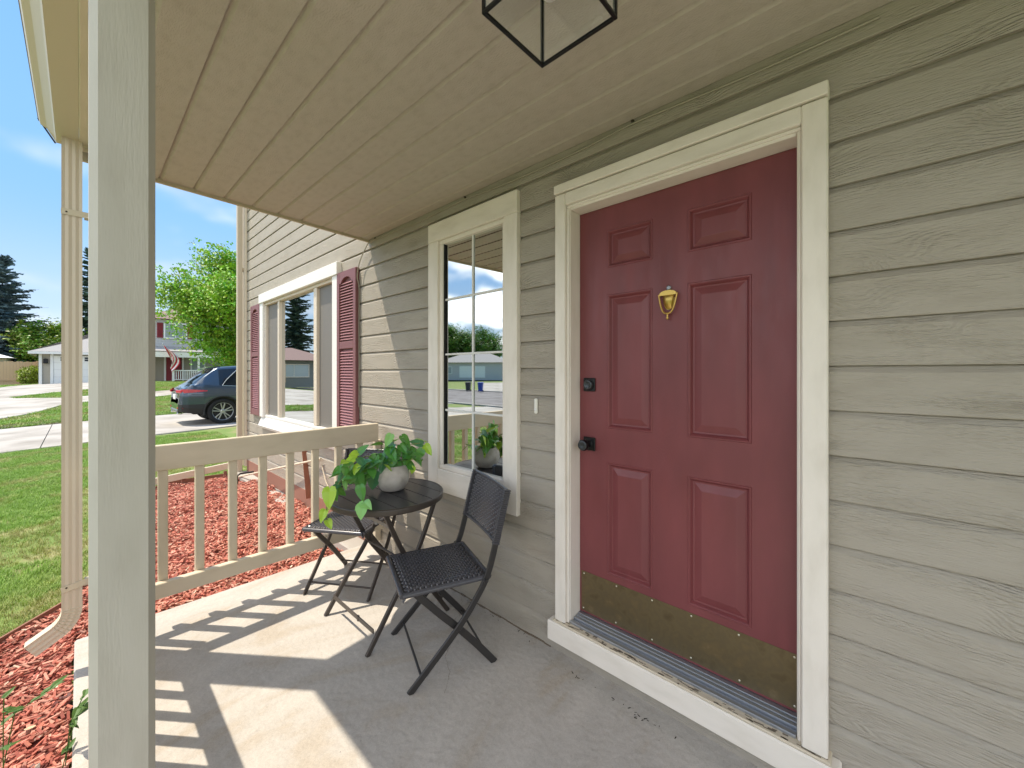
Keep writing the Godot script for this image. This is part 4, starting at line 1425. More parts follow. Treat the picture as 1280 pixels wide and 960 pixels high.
func build_table() -> void:
	var t := thing("bistro_table", "round dark slatted bistro table on crossed folding legs", "table", Vector3(1.235, 0, -2.135))
	var rad := 0.322
	var y := 0.715
	var cuts := [-0.322, -0.222, -0.112, -0.002, 0.108, 0.218, 0.322]
	for k in cuts.size() - 1:
		var x0: float = maxf(cuts[k] + 0.0028, -0.3055)
		var x1: float = minf(cuts[k + 1] - 0.0028, 0.3055)
		var poly := []
		for e in 13:
			var x := lerpf(x0, x1, e / 12.0)
			poly.append(Vector2(sqrt(maxf(0.0, 0.306 * 0.306 - x * x)), x))
		for e in 13:
			var x := lerpf(x1, x0, e / 12.0)
			poly.append(Vector2(-sqrt(maxf(0.0, 0.306 * 0.306 - x * x)), x))
		var clean := []
		for p: Vector2 in poly:
			if clean.is_empty() or clean[-1].distance_to(p) > 0.0005 and clean[0].distance_to(p) > 0.0005:
				clean.append(p)
		var b := MB.new()
		b.prism(clean, y - 0.012, y + r(-0.0006, 0.0006), 1)
		part("plank", b, M.table_plank, t)
	var rim := MB.new()
	rim.lathe([Vector2(0.307, y - 0.030), Vector2(0.318, y - 0.032), Vector2(rad, y - 0.028), Vector2(rad, y - 0.004), Vector2(0.318, y + 0.0015), Vector2(0.309, y + 0.0015), Vector2(0.3065, y - 0.003), Vector2(0.3065, y - 0.012)], 64)
	part("rim", rim, M.frame_warm, t)
	var under := MB.new()
	for z: float in [-0.235, 0.235]:
		under.bar(Vector3(-0.19, y - 0.022, z), Vector3(0.19, y - 0.022, z), 0.025, 0.014)
	part("under_bar", under, M.frame_warm, t)
	for s: float in [-1.0, 1.0]:
		for e: float in [-1.0, 1.0]:
			var x := e * 0.255
			var z := s * (0.248 if e < 0.0 else 0.232)
			var b := MB.new()
			var ps := [Vector3(z, y - 0.03, -x * 0.60), Vector3(z, 0.50, -x * 0.28), Vector3(z, 0.36, x * 0.03), Vector3(z, 0.2, x * 0.48), Vector3(z, 0.0, x * 1.02)]
			flat_strip(b, ps, 0.016, 0.025)
			var o := part("leg", b, M.frame_warm, t)
			o.rotation.y = PI / 2                  # strip planes run along x
	var cross := MB.new()
	cross.tube([Vector3(0, 0.365, -0.26), Vector3(0, 0.365, 0.26)], 0.007, 8)
	part("pivot_rod", cross, M.frame_warm, t)
	for e: float in [-1.0, 1.0]:
		var b := MB.new()
		b.bar(Vector3(e * 0.218, 0.10, -0.235), Vector3(e * 0.218, 0.10, 0.235), 0.006, 0.026, Vector3.UP, 0.002)
		b.box(Vector3(e * 0.218, 0.10, 0.07), Vector3(0.011, 0.030, 0.014), Basis(), 0.002)
		part("foot_bar", b, M.frame_warm, t)
	var ct := MB.new()
	ct.bar(Vector3(-0.115, 0.60, -0.235), Vector3(-0.115, 0.60, 0.235), 0.006, 0.02)
	ct.lathe([Vector2(0.012, -0.01), Vector2(0.014, 0.0), Vector2(0.012, 0.012), Vector2(0.0001, 0.013)], 10, Transform3D(Basis(), Vector3(-0.10, 0.58, 0.05)))
	part("catch", ct, M.steel, t)

func leaf_mesh(wide: float) -> MB:                 # heart-shaped leaf along +z, one unit long, face up +y
	var b := MB.new()
	var rim := [Vector2(0.0, 0.02), Vector2(0.20, -0.09), Vector2(0.42, -0.02), Vector2(0.52, 0.18), Vector2(0.48, 0.40), Vector2(0.36, 0.62), Vector2(0.19, 0.83), Vector2(0.0, 1.0)]
	var bend := func(x: float, z: float) -> Vector3: return Vector3(x * wide, 0.20 * absf(x) - 0.16 * z * z - 0.14 * x * x + 0.02 * sin(z * 9.0), z)
	for s: float in [-1.0, 1.0]:
		for k in rim.size() - 1:
			var p: Vector2 = rim[k]
			var q: Vector2 = rim[k + 1]
			var mp := Vector2(p.x * 0.5, p.y)
			var mq := Vector2(q.x * 0.5, q.y)
			for quad in [[Vector2(0, clampf(p.y, 0.0, 1.0)), Vector2(0, clampf(q.y, 0.0, 1.0)), mq, mp], [mp, mq, q, p]]:
				var ps := []
				for e: Vector2 in quad:
					var w: Vector3 = bend.call(e.x * s, e.y)
					if ps.is_empty() or ps[-1].distance_to(w) > 0.002:
						ps.append(w)
				if ps.size() >= 3:
					b.facing(ps, Vector3(0, -9, 0.5))
	return b

func build_plant() -> void:
	var at := Vector3(1.283, 0.7165, -2.165)
	var p := thing("plant_pot", "round pale grey concrete pot holding a trailing plant on the table", "pot", at)
	var b := MB.new()
	b.lathe([Vector2(0.0001, 0.0), Vector2(0.055, 0.001), Vector2(0.068, 0.008), Vector2(0.090, 0.040), Vector2(0.100, 0.075), Vector2(0.098, 0.105), Vector2(0.088, 0.130), Vector2(0.075, 0.146), Vector2(0.070, 0.150), Vector2(0.065, 0.147), Vector2(0.063, 0.13)], 40)
	part("bowl", b, M.pot, p)
	var so := MB.new()
	so.lathe([Vector2(0.066, 0.128), Vector2(0.03, 0.134), Vector2(0.0001, 0.136)], 20)
	part("soil", so, M.soil, p)
	var v := thing("trailing_plant", "leafy green and lime trailing plant spilling from the pot over the table edge", "plant", Vector3.ZERO)
	for run in [[Vector3(1.269, 0.85, -2.149), Vector3(1.189, 0.897, -2.156), Vector3(1.098, 0.893, -2.161), Vector3(1.084, 0.791, -2.161), Vector3(1.02, 0.74, -2.0), Vector3(0.961, 0.764, -1.908)], [Vector3(1.269, 0.85, -2.149), Vector3(1.146, 0.941, -2.159), Vector3(1.028, 0.914, -2.162), Vector3(0.956, 0.822, -2.160), Vector3(0.903, 0.786, -2.158), Vector3(0.889, 0.682, -2.163), Vector3(0.895, 0.631, -2.157)], [Vector3(1.285, 0.85, -2.132), Vector3(1.318, 0.971, -2.097), Vector3(1.399, 1.005, -2.008)], [Vector3(1.275, 0.85, -2.142), Vector3(1.269, 0.947, -2.149), Vector3(1.275, 1.043, -2.142)]]:
		var m := MB.new()
		var fine := []
		for k in run.size() - 1:
			for e in 4:
				fine.append(run[k].cubic_interpolate(run[k + 1], run[maxi(k - 1, 0)], run[mini(k + 2, run.size() - 1)], e / 4.0))
		m.tube(fine, 0.0028, 6)
		part("stem", m, M.vine, v)
	var mats := [M.leaf_green, M.leaf_pale, M.leaf_lime, M.leaf_teal]
	var lm := leaf_mesh(1.0).done()
	for d in leaf_list():
		var a := Vector3(d[0], d[1], d[2])
		var e := Vector3(d[3], d[4], d[5])
		var len := maxf(0.03, a.distance_to(e)) * 1.08
		var z := (e - a).normalized()
		var nn := (Vector3(-0.35, 0.75, 0.55) + Vector3(r(-0.45, 0.45), r(-0.2, 0.3), r(-0.45, 0.45))).normalized()
		nn = (nn - z * nn.dot(z)).normalized()
		var x := nn.cross(z)
		var o := part("leaf", lm, mats[int(d[7])], v)
		var w := maxf(float(d[6]), len * 0.62)
		o.transform = Transform3D(Basis(x * w, nn * len, z * len), a)
	# small filler leaves deep in the clump
	for k in 74:
		var c := Vector3(1.275 + rng.randfn(0, 0.06), maxf(0.885, 0.92 + rng.randfn(0, 0.045)), -2.17 + rng.randfn(0, 0.05))
		if k > 40:
			c = Vector3(r(0.95, 1.17), r(0.80, 0.95), -2.18 + rng.randfn(0, 0.03))
		var o := part("leaf", lm, mats[[0, 0, 3, 1, 0, 2][k % 6]], v)
		var s := r(0.038, 0.075)
		o.transform = Transform3D(Basis.from_euler(Vector3(r(-0.2, 0.9), r(0, TAU), r(-0.5, 0.5))).scaled_local(Vector3(s * 0.8, s, s)), c)

func leaf_list() -> Array:
	return [
		[1.251, 1.057, -2.129, 1.217, 0.990, -2.133, 0.044, 1],
		[1.268, 0.993, -2.130, 1.196, 0.883, -2.178, 0.066, 3],
		[1.221, 0.915, -2.157, 1.184, 0.846, -2.128, 0.038, 3],
		[1.303, 1.045, -2.099, 1.334, 0.979, -2.053, 0.049, 0],
		[1.273, 1.018, -2.112, 1.281, 1.053, -2.047, 0.033, 1],
		[1.332, 0.920, -2.169, 1.357, 0.926, -2.102, 0.062, 1],
		[1.243, 0.905, -2.170, 1.252, 0.892, -2.121, 0.033, 2],
		[1.275, 0.884, -2.150, 1.281, 0.827, -2.081, 0.077, 0],
		[1.343, 0.809, -2.120, 1.326, 0.893, -2.128, 0.050, 0],
		[1.352, 0.961, -2.099, 1.401, 0.872, -2.027, 0.089, 0],
		[1.365, 0.964, -2.100, 1.312, 0.877, -2.088, 0.078, 0],
		[1.418, 0.987, -2.052, 1.356, 1.010, -2.088, 0.056, 3],
		[1.409, 1.008, -2.014, 1.348, 1.040, -2.008, 0.050, 2],
		[1.432, 0.981, -2.047, 1.443, 0.928, -1.997, 0.051, 2],
		[1.353, 0.866, -2.118, 1.383, 0.838, -2.077, 0.056, 0],
		[1.379, 0.851, -2.089, 1.367, 0.808, -2.096, 0.045, 2],
		[1.403, 0.958, -2.030, 1.371, 0.897, -2.050, 0.056, 0],
		[1.061, 0.968, -2.153, 1.093, 1.018, -2.113, 0.052, 0],
		[1.066, 0.941, -2.182, 0.996, 0.924, -2.191, 0.052, 2],
		[1.046, 0.978, -2.132, 0.998, 0.973, -2.127, 0.041, 2],
		[1.088, 0.900, -2.188, 1.050, 0.852, -2.187, 0.042, 2],
		[1.067, 0.893, -2.165, 1.093, 0.942, -2.086, 0.062, 3],
		[1.124, 0.885, -2.155, 1.152, 0.928, -2.080, 0.074, 0],
		[1.162, 0.941, -2.143, 1.124, 0.853, -2.154, 0.064, 0],
		[0.997, 0.888, -2.162, 0.953, 0.806, -2.203, 0.051, 3],
		[1.013, 0.871, -2.169, 1.042, 0.823, -2.133, 0.041, 0],
		[1.056, 0.852, -2.181, 1.043, 0.793, -2.194, 0.047, 0],
		[1.054, 0.863, -2.168, 1.059, 0.772, -2.102, 0.041, 0],
		[1.175, 0.840, -2.176, 1.158, 0.737, -2.192, 0.086, 3],
		[0.982, 0.840, -1.974, 0.980, 0.768, -1.945, 0.029, 0],
		[0.965, 0.810, -2.170, 0.909, 0.799, -2.172, 0.030, 3],
		[0.924, 0.795, -2.177, 0.932, 0.741, -2.136, 0.040, 0],
		[0.895, 0.814, -2.137, 0.872, 0.724, -2.093, 0.054, 2],
		[0.951, 0.784, -2.180, 0.984, 0.758, -2.144, 0.050, 0],
		[0.968, 0.835, -2.128, 0.972, 0.794, -2.108, 0.025, 1],
		[0.956, 0.768, -1.898, 0.929, 0.711, -1.865, 0.060, 1],
		[0.959, 0.772, -1.895, 0.924, 0.744, -1.917, 0.028, 1],
		[0.962, 0.776, -1.893, 0.960, 0.764, -1.824, 0.041, 1],
		[0.884, 0.694, -2.173, 0.850, 0.648, -2.139, 0.044, 2],
		[0.896, 0.636, -2.171, 0.896, 0.606, -2.121, 0.039, 2],
		[1.108, 0.824, -2.181, 1.086, 0.759, -2.204, 0.053, 0],
		[1.129, 0.843, -2.155, 1.098, 0.801, -2.189, 0.053, 0],
		[1.239, 0.977, -2.135, 1.240, 0.916, -2.066, 0.054, 0],
		[1.286, 0.961, -2.134, 1.238, 0.862, -2.115, 0.066, 0],
		[1.304, 0.990, -2.118, 1.313, 0.948, -2.063, 0.050, 0],
		[1.210, 0.940, -2.157, 1.164, 0.866, -2.146, 0.049, 0],
		[1.085, 0.933, -2.125, 1.060, 0.867, -2.142, 0.047, 3],
		[1.324, 0.921, -2.107, 1.372, 0.940, -2.052, 0.055, 0],
		[1.201, 0.844, -2.177, 1.207, 0.796, -2.124, 0.049, 0],
	]

func build_weeds() -> void:
	var lm := leaf_mesh(0.42).done()
	var runs := [[Vector3(-0.196, -0.09, -2.425), Vector3(-0.196, 0.102, -2.425), Vector3(-0.194, 0.201, -2.423)], [Vector3(-0.20, -0.09, -2.42), Vector3(-0.167, 0.141, -2.394), Vector3(-0.123, 0.186, -2.345), Vector3(-0.069, 0.243, -2.288)], [Vector3(-0.05, -0.09, -2.26), Vector3(-0.016, 0.099, -2.230), Vector3(-0.006, 0.162, -2.219), Vector3(0.016, 0.231, -2.195)], [Vector3(-0.04, -0.09, -2.26), Vector3(-0.025, 0.102, -2.239), Vector3(-0.004, 0.15, -2.221), Vector3(0.018, 0.189, -2.195)]]
	var w := thing("weed_sprigs", "thin leafy green sprigs growing from mulch at the porch slab edge", "weed")
	for run in runs:
		var m := MB.new()
		m.tube(run, 0.0018, 5)
		part("stem", m, M.weed, w)
		for k in range(1, run.size()):
			for e in 2:
				var p: Vector3 = run[k - 1].lerp(run[k], 0.5 + 0.5 * e)
				var o := part("leaf", lm, M.weed, w)
				var s := r(0.035, 0.06)
				o.transform = Transform3D(Basis.from_euler(Vector3(r(-0.6, 0.3), r(-1.2, 2.6), r(-0.3, 0.3))).scaled_local(Vector3(s, s, s)), p)
	var lf := leaf_mesh(0.9).done()
	for d in [[Vector3(0.86, -0.06, -3.62), 2, "yellow fallen leaf lying on red mulch behind the railing"], [Vector3(-0.14, -0.07, -2.62), 1, "pale fallen leaf lying on red mulch beside the slab edge"]]:
		var o := part("fallen_leaf", lf, (M.leaf_lime if d[1] == 2 else M.fence_wood) as Material, self)
		o.transform = Transform3D(Basis.from_euler(Vector3(0.1, r(0, TAU), 0.15)).scaled(Vector3(0.036, 0.036, 0.036)), d[0])
		tag(o, d[2], "leaf")
	# two rounded shrubs on the street side of the bed, mirrored in the window by the door
	for d in [[Vector3(-1.25, -0.12, -2.5), 0.42, "small rounded shrub in the mulch beside the porch steps"], [Vector3(-1.15, -0.12, -3.55), 0.36, "rounded green shrub at the corner of the mulch bed"]]:
		shrub(d[0], d[1], d[2], Color(0.07, 0.19, 0.03))

func shrub(at: Vector3, size: float, label: String, c: Color) -> void:
	var s := thing("shrub", label, "shrub", at)
	var st := MB.new()
	for k in 7:
		var a := TAU * k / 7.0
		st.tube([Vector3(0, 0, 0), Vector3(cos(a) * size * 0.4, size, sin(a) * size * 0.4)], 0.008, 5, 0.003)
	part("stems", st, M.bark, s)
	var where := []
	var tint := []
	for k in 420:
		var d := Vector3(rng.randfn(0, 1), rng.randfn(0, 1), rng.randfn(0, 1)).normalized() * size * pow(rng.randf(), 0.35)
		d.y = d.y * 0.95 + size * 0.95
		where.append(Transform3D(Basis.from_euler(Vector3(r(-1, 1), r(0, TAU), r(-1, 1))).scaled(Vector3.ONE * r(0.7, 1.3) * size / 0.42), d))
		tint.append(c * r(0.6, 1.6))
	merged("foliage", clump(6, 0.05, 0.055, 31), M.tree_leaf, where, tint, s)

# ---------------------------------------------------------------- trees
func clump(count: int, spread: float, size: float, sd: int) -> ArrayMesh:
	var rg := RandomNumberGenerator.new()
	rg.seed = sd
	var b := MB.new()
	for k in count:
		var p := Vector3(rg.randf_range(-1, 1), rg.randf_range(-1, 1), rg.randf_range(-1, 1)) * spread
		var bs := Basis.from_euler(Vector3(rg.randf_range(-1.1, 1.1), rg.randf() * TAU, rg.randf_range(-0.7, 0.7)))
		var s := size * rg.randf_range(0.7, 1.25)
		b.face([p + bs * Vector3(0, 0, -s * 0.5), p + bs * Vector3(s * 0.36, s * 0.08, 0), p + bs * Vector3(0, -s * 0.03, s * 0.55), p + bs * Vector3(-s * 0.36, s * 0.08, 0)])
	return b.done()

func broadleaf(called: String, label: String, at: Vector3, tall: float, wide: float, low: float, c: Color, n_clumps: int, leaf: float, sd: int) -> void:
	rng.seed = sd
	var t := thing(called, label, "tree", at, 0.0, "trees of the neighbourhood")
	var trunk := MB.new()
	var top := Vector3(r(-0.3, 0.3), tall * 0.72, r(-0.3, 0.3))
	trunk.tube([Vector3.ZERO, Vector3(0.05, low, 0.02), top * 0.6, top], tall * 0.022, 9, tall * 0.006)
	part("trunk", trunk, M.bark, t)
	var lobes := []
	var mid := Vector3(0, (tall + low) / 2.0, 0)
	var half := (tall - low) / 2.0
	for k in 34:
		var d := Vector3(rng.randfn(0, 1), rng.randfn(0, 1), rng.randfn(0, 1)).normalized() * pow(rng.randf(), 0.4)
		var taper := 1.0 - 0.28 * maxf(0.0, d.y) - 0.5 * maxf(0.0, -d.y)
		lobes.append(mid + Vector3(d.x * wide * taper, d.y * half * 0.88, d.z * wide * taper))
	var limbs := MB.new()
	for k in 16:
		var e: Vector3 = lobes[k]
		var s := Vector3(0.05, lerpf(low * 0.8, tall * 0.6, k / 16.0), 0.02)
		limbs.tube([s, s.lerp(e, 0.55) + Vector3(0, tall * 0.03, 0), e], tall * 0.008, 6, tall * 0.002)
	part("limbs", limbs, M.bark, t)
	var where := []
	var tint := []
	for k in n_clumps:
		var e: Vector3 = lobes[rng.randi_range(0, lobes.size() - 1)]
		var p := e + Vector3(rng.randfn(0, 1), rng.randfn(0, 0.75), rng.randfn(0, 1)) * wide * 0.17
		if p.y < low * 0.8:
			continue
		var s := r(0.7, 1.3)
		where.append(Transform3D(Basis(Vector3.UP, r(0, TAU)).scaled(Vector3(s, s, s)), p))
		tint.append(Color(c.r * r(0.75, 1.5), c.g * r(0.8, 1.25), c.b * r(0.6, 1.2)))
	merged("crown", clump(11, leaf * 1.7, leaf, sd), M.tree_leaf, where, tint, t)

func conifer(called: String, label: String, at: Vector3, tall: float, wide: float, c: Color, sd: int) -> void:
	rng.seed = sd
	var t := thing(called, label, "tree", at, 0.0, "conifers of the neighbourhood")
	var trunk := MB.new()
	trunk.tube([Vector3.ZERO, Vector3(0, tall * 0.5, 0), Vector3(0, tall, 0)], tall * 0.016, 8, 0.01)
	part("trunk", trunk, M.bark, t)
	# a spray: one twig with side shoots of needles
	var b := MB.new()
	var rg := RandomNumberGenerator.new()
	rg.seed = 3
	for k in 11:
		var z := k / 11.0
		for s: float in [-1.0, 1.0]:
			var l := 0.5 * (1.0 - z * 0.7) * rg.randf_range(0.7, 1.2)
			var p := Vector3(0, 0, z)
			var e := p + Vector3(s * l * 0.75, rg.randf_range(-0.16, 0.04), l * 0.6)
			b.face([p + Vector3(0, 0, -0.05), p + Vector3(0, 0.0, 0.07), e + Vector3(0, 0, 0.05), e + Vector3(0, 0, -0.05)])
			b.face([p + Vector3(0, -0.07, 0), p + Vector3(0, 0.07, 0), e + Vector3(0, 0.04, 0), e + Vector3(0, -0.05, 0)])
	var where := []
	var tint := []
	var branch := MB.new()
	var y := tall * 0.05
	while y < tall * 0.99:
		var f := y / tall
		var reach := wide * pow(1.0 - f, 0.85) * r(0.8, 1.12) + 0.12
		var count := 3 + int(4.0 * (1.0 - f))
		for k in count:
			var a := TAU * (k + rng.randf() * 0.8) / count
			var len := reach * r(0.5, 1.15)
			var dir := Vector3(cos(a), lerpf(-0.22, 0.5, f * f) + r(-0.16, 0.16), sin(a)).normalized()
			var tip := Vector3(0, y, 0) + dir * len + Vector3(0, 0.08 * len, 0)
			branch.tube([Vector3(0, y, 0), Vector3(0, y, 0) + dir * len * 0.6, tip], 0.03 * (1.0 - f) + 0.01, 4, 0.005)
			var n := maxi(3, int(len / 0.30))
			for e in n:
				var q := (e + 0.6) / n
				var s := lerpf(1.15, 0.65, q) * lerpf(0.95, 0.65, f) * r(0.75, 1.25)
				var bs := Basis.looking_at(-(dir + Vector3(r(-0.3, 0.3), r(-0.25, 0.1), r(-0.3, 0.3))).normalized(), Vector3.UP)
				where.append(Transform3D(bs.scaled_local(Vector3(s, s, s)), Vector3(0, y, 0) + dir * len * (q - 0.25) + Vector3(0, 0.08 * len * q * q, 0)))
				tint.append(c * r(0.65, 1.5))
		y += r(0.13, 0.24) * tall / 12.0
	part("branches", branch, M.bark, t)
	merged("crown", b.done(), M.needles, where, tint, t)

# ---------------------------------------------------------------- the car
func pick(x: float, table: Array) -> float:
	for k in table.size() - 1:
		if x <= table[k + 1][0]:
			var f: float = clampf((x - table[k][0]) / (table[k + 1][0] - table[k][0]), 0.0, 1.0)
			return lerpf(table[k][1], table[k + 1][1], f)
	return table[-1][1]

func build_car() -> void:
	# local axes: x runs from the rear bumper (0) to the nose (5.07), z across
	var c := thing("parked_car", "dark grey blue suv parked on the concrete driveway seen from behind", "car", Vector3(1.86, ground(2.8, -14.2) + 0.03, -15.12))
	var top := [[0.0, 0.62], [0.03, 0.90], [0.07, 1.02], [0.16, 1.07], [0.30, 1.17], [0.56, 1.42], [0.78, 1.60], [0.90, 1.67], [1.3, 1.705], [2.0, 1.73], [2.6, 1.715], [3.0, 1.66], [3.3, 1.53], [3.95, 1.13], [4.2, 1.075], [4.7, 0.97], [4.95, 0.86], [5.03, 0.74], [5.07, 0.60]]
	var wide := [[0.0, 0.70], [0.06, 0.83], [0.2, 0.915], [0.55, 0.965], [1.0, 0.985], [2.5, 0.975], [3.9, 0.985], [4.4, 0.95], [4.8, 0.86], [5.0, 0.72], [5.07, 0.60]]
	var belt := [[0.0, 1.12], [0.5, 1.125], [1.0, 1.11], [1.6, 1.075], [3.0, 1.045], [4.0, 1.03], [5.07, 1.0]]
	var floor_ := [[0.0, 0.42], [0.12, 0.36], [0.6, 0.30], [1.4, 0.25], [3.5, 0.25], [4.6, 0.26], [5.0, 0.34], [5.07, 0.42]]
	var wheels := [0.985, 3.915]
	var xs := []
	var x := 0.0
	while x < 5.07:
		xs.append(x)
		var near := minf(absf(x - wheels[0]), absf(x - wheels[1]))
		x += 0.03 if x < 0.2 or near < 0.52 else 0.07
	xs.append(5.07)
	var rows := []
	for px: float in xs:
		var w := pick(px, wide)
		var t := pick(px, top)
		var lo := pick(px, floor_)
		var bl := minf(pick(px, belt), t)
		var glass_t := maxf(bl, t - 0.085)
		var roof_w := w * lerpf(0.86, 0.74, smooth(1.05, 1.7, t))
		var arch := 0.0
		for wx: float in wheels:
			if absf(px - wx) < 0.435:
				arch = maxf(arch, 0.365 + sqrt(maxf(0.0, 0.435 * 0.435 - (px - wx) * (px - wx))))
		var up := func(y: float) -> float: return maxf(y, arch)
		var row := [Vector3(px, lo, 0), Vector3(px, lo, w * 0.80), Vector3(px, up.call(lo + 0.02), w * 0.93), Vector3(px, up.call(minf(lo + 0.16, t - 0.05)), w * 0.985), Vector3(px, up.call(minf(0.60, t - 0.04)), w * 0.975), Vector3(px, maxf(arch, minf(0.80, t - 0.03)), w), Vector3(px, minf(0.94, t - 0.02), w * 0.985), Vector3(px, bl - 0.01 if bl < t - 0.05 else t - 0.012, w * 0.935), Vector3(px, bl + 0.012 if bl < t - 0.05 else t - 0.006, w * 0.915)]
		if bl < t - 0.05:
			row.append_array([Vector3(px, glass_t, lerpf(w * 0.905, roof_w, clampf((glass_t - bl) / 0.5, 0.0, 1.0))), Vector3(px, t - 0.03, roof_w - 0.035), Vector3(px, t, roof_w - 0.14), Vector3(px, t + 0.018, 0)])
		else:
			row.append_array([Vector3(px, t - 0.003, w * 0.88), Vector3(px, t, w * 0.83), Vector3(px, t + 0.004, w * 0.7), Vector3(px, t + 0.018, 0)])
		rows.append(row)
	var norms := []
	for k in rows.size():
		var line := []
		for e in rows[k].size():
			var dx: Vector3 = rows[mini(k + 1, rows.size() - 1)][e] - rows[maxi(k - 1, 0)][e]
			var dy: Vector3 = rows[k][mini(e + 1, rows[k].size() - 1)] - rows[k][maxi(e - 1, 0)]
			var nn := dy.cross(dx)
			if e == rows[k].size() - 1:
				nn.z = 0.0
			var mid := Vector3(rows[k][e].x, 0.75, 0)
			if nn.dot(rows[k][e] - mid) < 0.0:
				nn = -nn
			line.append(nn.normalized())
		norms.append(line)
	var paint := MB.new()
	var glass := MB.new()
	var trim := MB.new()
	for k in rows.size() - 1:
		var a: Array = rows[k]
		var b: Array = rows[k + 1]
		var mx: float = (xs[k] + xs[k + 1]) / 2.0
		for e in a.size() - 1:
			var to := paint
			var tm := pick(mx, top)
			var tall_glass := tm > pick(mx, belt) + 0.16
			if e <= 2 or e == 3 and absf(mx - 2.5) > 0.9 and mx > 0.3 and mx < 4.6:
				to = trim
			if mx < 0.4 and e == 3:
				to = trim
			if e == 8 and tall_glass and mx > 0.82 and mx < 3.62:
				if not (mx > 1.72 and mx < 1.78 or mx > 2.72 and mx < 2.79):
					var f := smooth(0.8, 1.3, mx)
					to = glass if f > 0.15 else paint
			if e >= 10 and (mx > 0.24 and mx < 0.74 or mx > 3.06 and mx < 3.90):
				to = glass
			if e >= 10 and mx > 1.5 and mx < 2.6 and e == 11:
				to = glass
			for s: float in [-1.0, 1.0]:
				var q := [a[e], b[e], b[e + 1], a[e + 1]]
				var ps := []
				for p: Vector3 in q:
					var w := Vector3(p.x, p.y, p.z * s)
					if ps.is_empty() or ps[-1].distance_to(w) > 0.0006 and ps[0].distance_to(w) > 0.0006:
						ps.append(w)
				if ps.size() == 4 and e > 3:
					var at := to.v.size()
					to.facing(ps, Vector3(mx, 0.75, 0))
					var smooth_n := [norms[k][e], norms[k + 1][e], norms[k + 1][e + 1], norms[k][e + 1]]
					for g in 4:
						for c4 in 4:
							if to.v[at + g].is_equal_approx(ps[c4]):
								to.n[at + g] = smooth_n[c4] * Vector3(1, 1, s)
				elif ps.size() >= 3:
					to.facing(ps, Vector3(mx, 0.75, 0))
	for e: int in [0, rows.size() - 1]:
		var ring_ := []
		for p: Vector3 in rows[e]:
			ring_.append(p)
		for k in range(rows[e].size() - 2, 0, -1):
			ring_.append(Vector3(rows[e][k].x, rows[e][k].y, -rows[e][k].z))
		paint.facing(ring_, Vector3(2.5, 0.6, 0))
	part("body", paint, M.car_paint, c)
	part("windows", glass, M.car_glass, c)
	part("lower_cladding", trim, M.car_trim, c)
	var well := MB.new()
	for wx: float in wheels:
		for s: float in [-1.0, 1.0]:
			well.box(Vector3(wx, 0.50, s * 0.70), Vector3(0.92, 0.60, 0.34))
	part("wheel_well", well, M.weather_strip, c)
	for s: float in [-1.0, 1.0]:
		var ar := MB.new()
		for wx: float in wheels:
			var line := []
			for k in 25:
				var a := PI * (k / 24.0) * 1.12 - 0.19
				var px := wx + cos(a) * 0.442
				line.append(Vector3(px, 0.365 + sin(a) * 0.442, s * (pick(px, wide) * 0.985 - 0.005)))
			ar.tube(line, 0.026, 8)
		part("arch_trim", ar, M.car_trim, c)
		var chrome := MB.new()
		var edge := []
		for k in 22:
			var px := lerpf(0.98, 3.7, k / 21.0)
			edge.append(Vector3(px, pick(px, belt) + 0.006, s * pick(px, wide) * 0.932))
		chrome.tube(edge, 0.009, 6)
		var rear_edge := []
		for k in 8:
			var px := lerpf(0.98, 1.42, k / 7.0)
			var hh := lerpf(pick(0.98, belt) + 0.01, pick(1.42, top) - 0.085, pow(k / 7.0, 0.8))
			rear_edge.append(Vector3(px, hh, s * lerpf(pick(px, wide) * 0.925, pick(px, wide) * 0.775, k / 7.0)))
		chrome.tube(rear_edge, 0.010, 6)
		part("window_chrome", chrome, M.chrome, c)
		var tl := MB.new()
		for k in 8:
			var x0 := lerpf(0.045, 0.62, k / 8.0)
			var x1 := lerpf(0.045, 0.62, (k + 1) / 8.0)
			var h0 := lerpf(0.055, 0.012, pow(k / 8.0, 1.4))
			var h1 := lerpf(0.055, 0.012, pow((k + 1) / 8.0, 1.4))
			tl.facing([Vector3(x0, 0.975 - h0, s * (pick(x0, wide) * 0.986 + 0.006)), Vector3(x1, 0.985 - h1, s * (pick(x1, wide) * 0.986 + 0.006)), Vector3(x1, 0.985 + h1, s * (pick(x1, wide) * 0.962 + 0.006)), Vector3(x0, 0.975 + h0, s * (pick(x0, wide) * 0.962 + 0.006))], Vector3(0.4, 0.9, 0))
		tl.box(Vector3(0.03, 0.965, s * 0.66), Vector3(0.05, 0.085, 0.32), Basis(Vector3.UP, s * 0.25), 0.02)
		part("taillight", tl, M.tail_red, c)
		var rf := MB.new()
		rf.box(Vector3(0.055, 0.50, s * 0.70), Vector3(0.05, 0.045, 0.26), Basis(Vector3.UP, s * 0.42), 0.012)
		part("rear_reflector", rf, M.tail_red, c)
		var ex := MB.new()
		ex.box(Vector3(0.05, 0.345, s * 0.52), Vector3(0.12, 0.06, 0.16), Basis(), 0.02)
		part("exhaust_tip", ex, M.chrome, c)
		var mr := MB.new()
		mr.box(Vector3(3.42, 1.10, s * 1.05), Vector3(0.12, 0.15, 0.20), Basis(), 0.04)
		part("wing_mirror", mr, M.car_paint, c)
		for hx: float in [1.95, 2.95]:
			var hd := MB.new()
			hd.box(Vector3(hx, 0.93, s * pick(hx, wide) * 0.995), Vector3(0.22, 0.028, 0.03), Basis(), 0.009)
			part("door_handle", hd, M.car_paint, c)
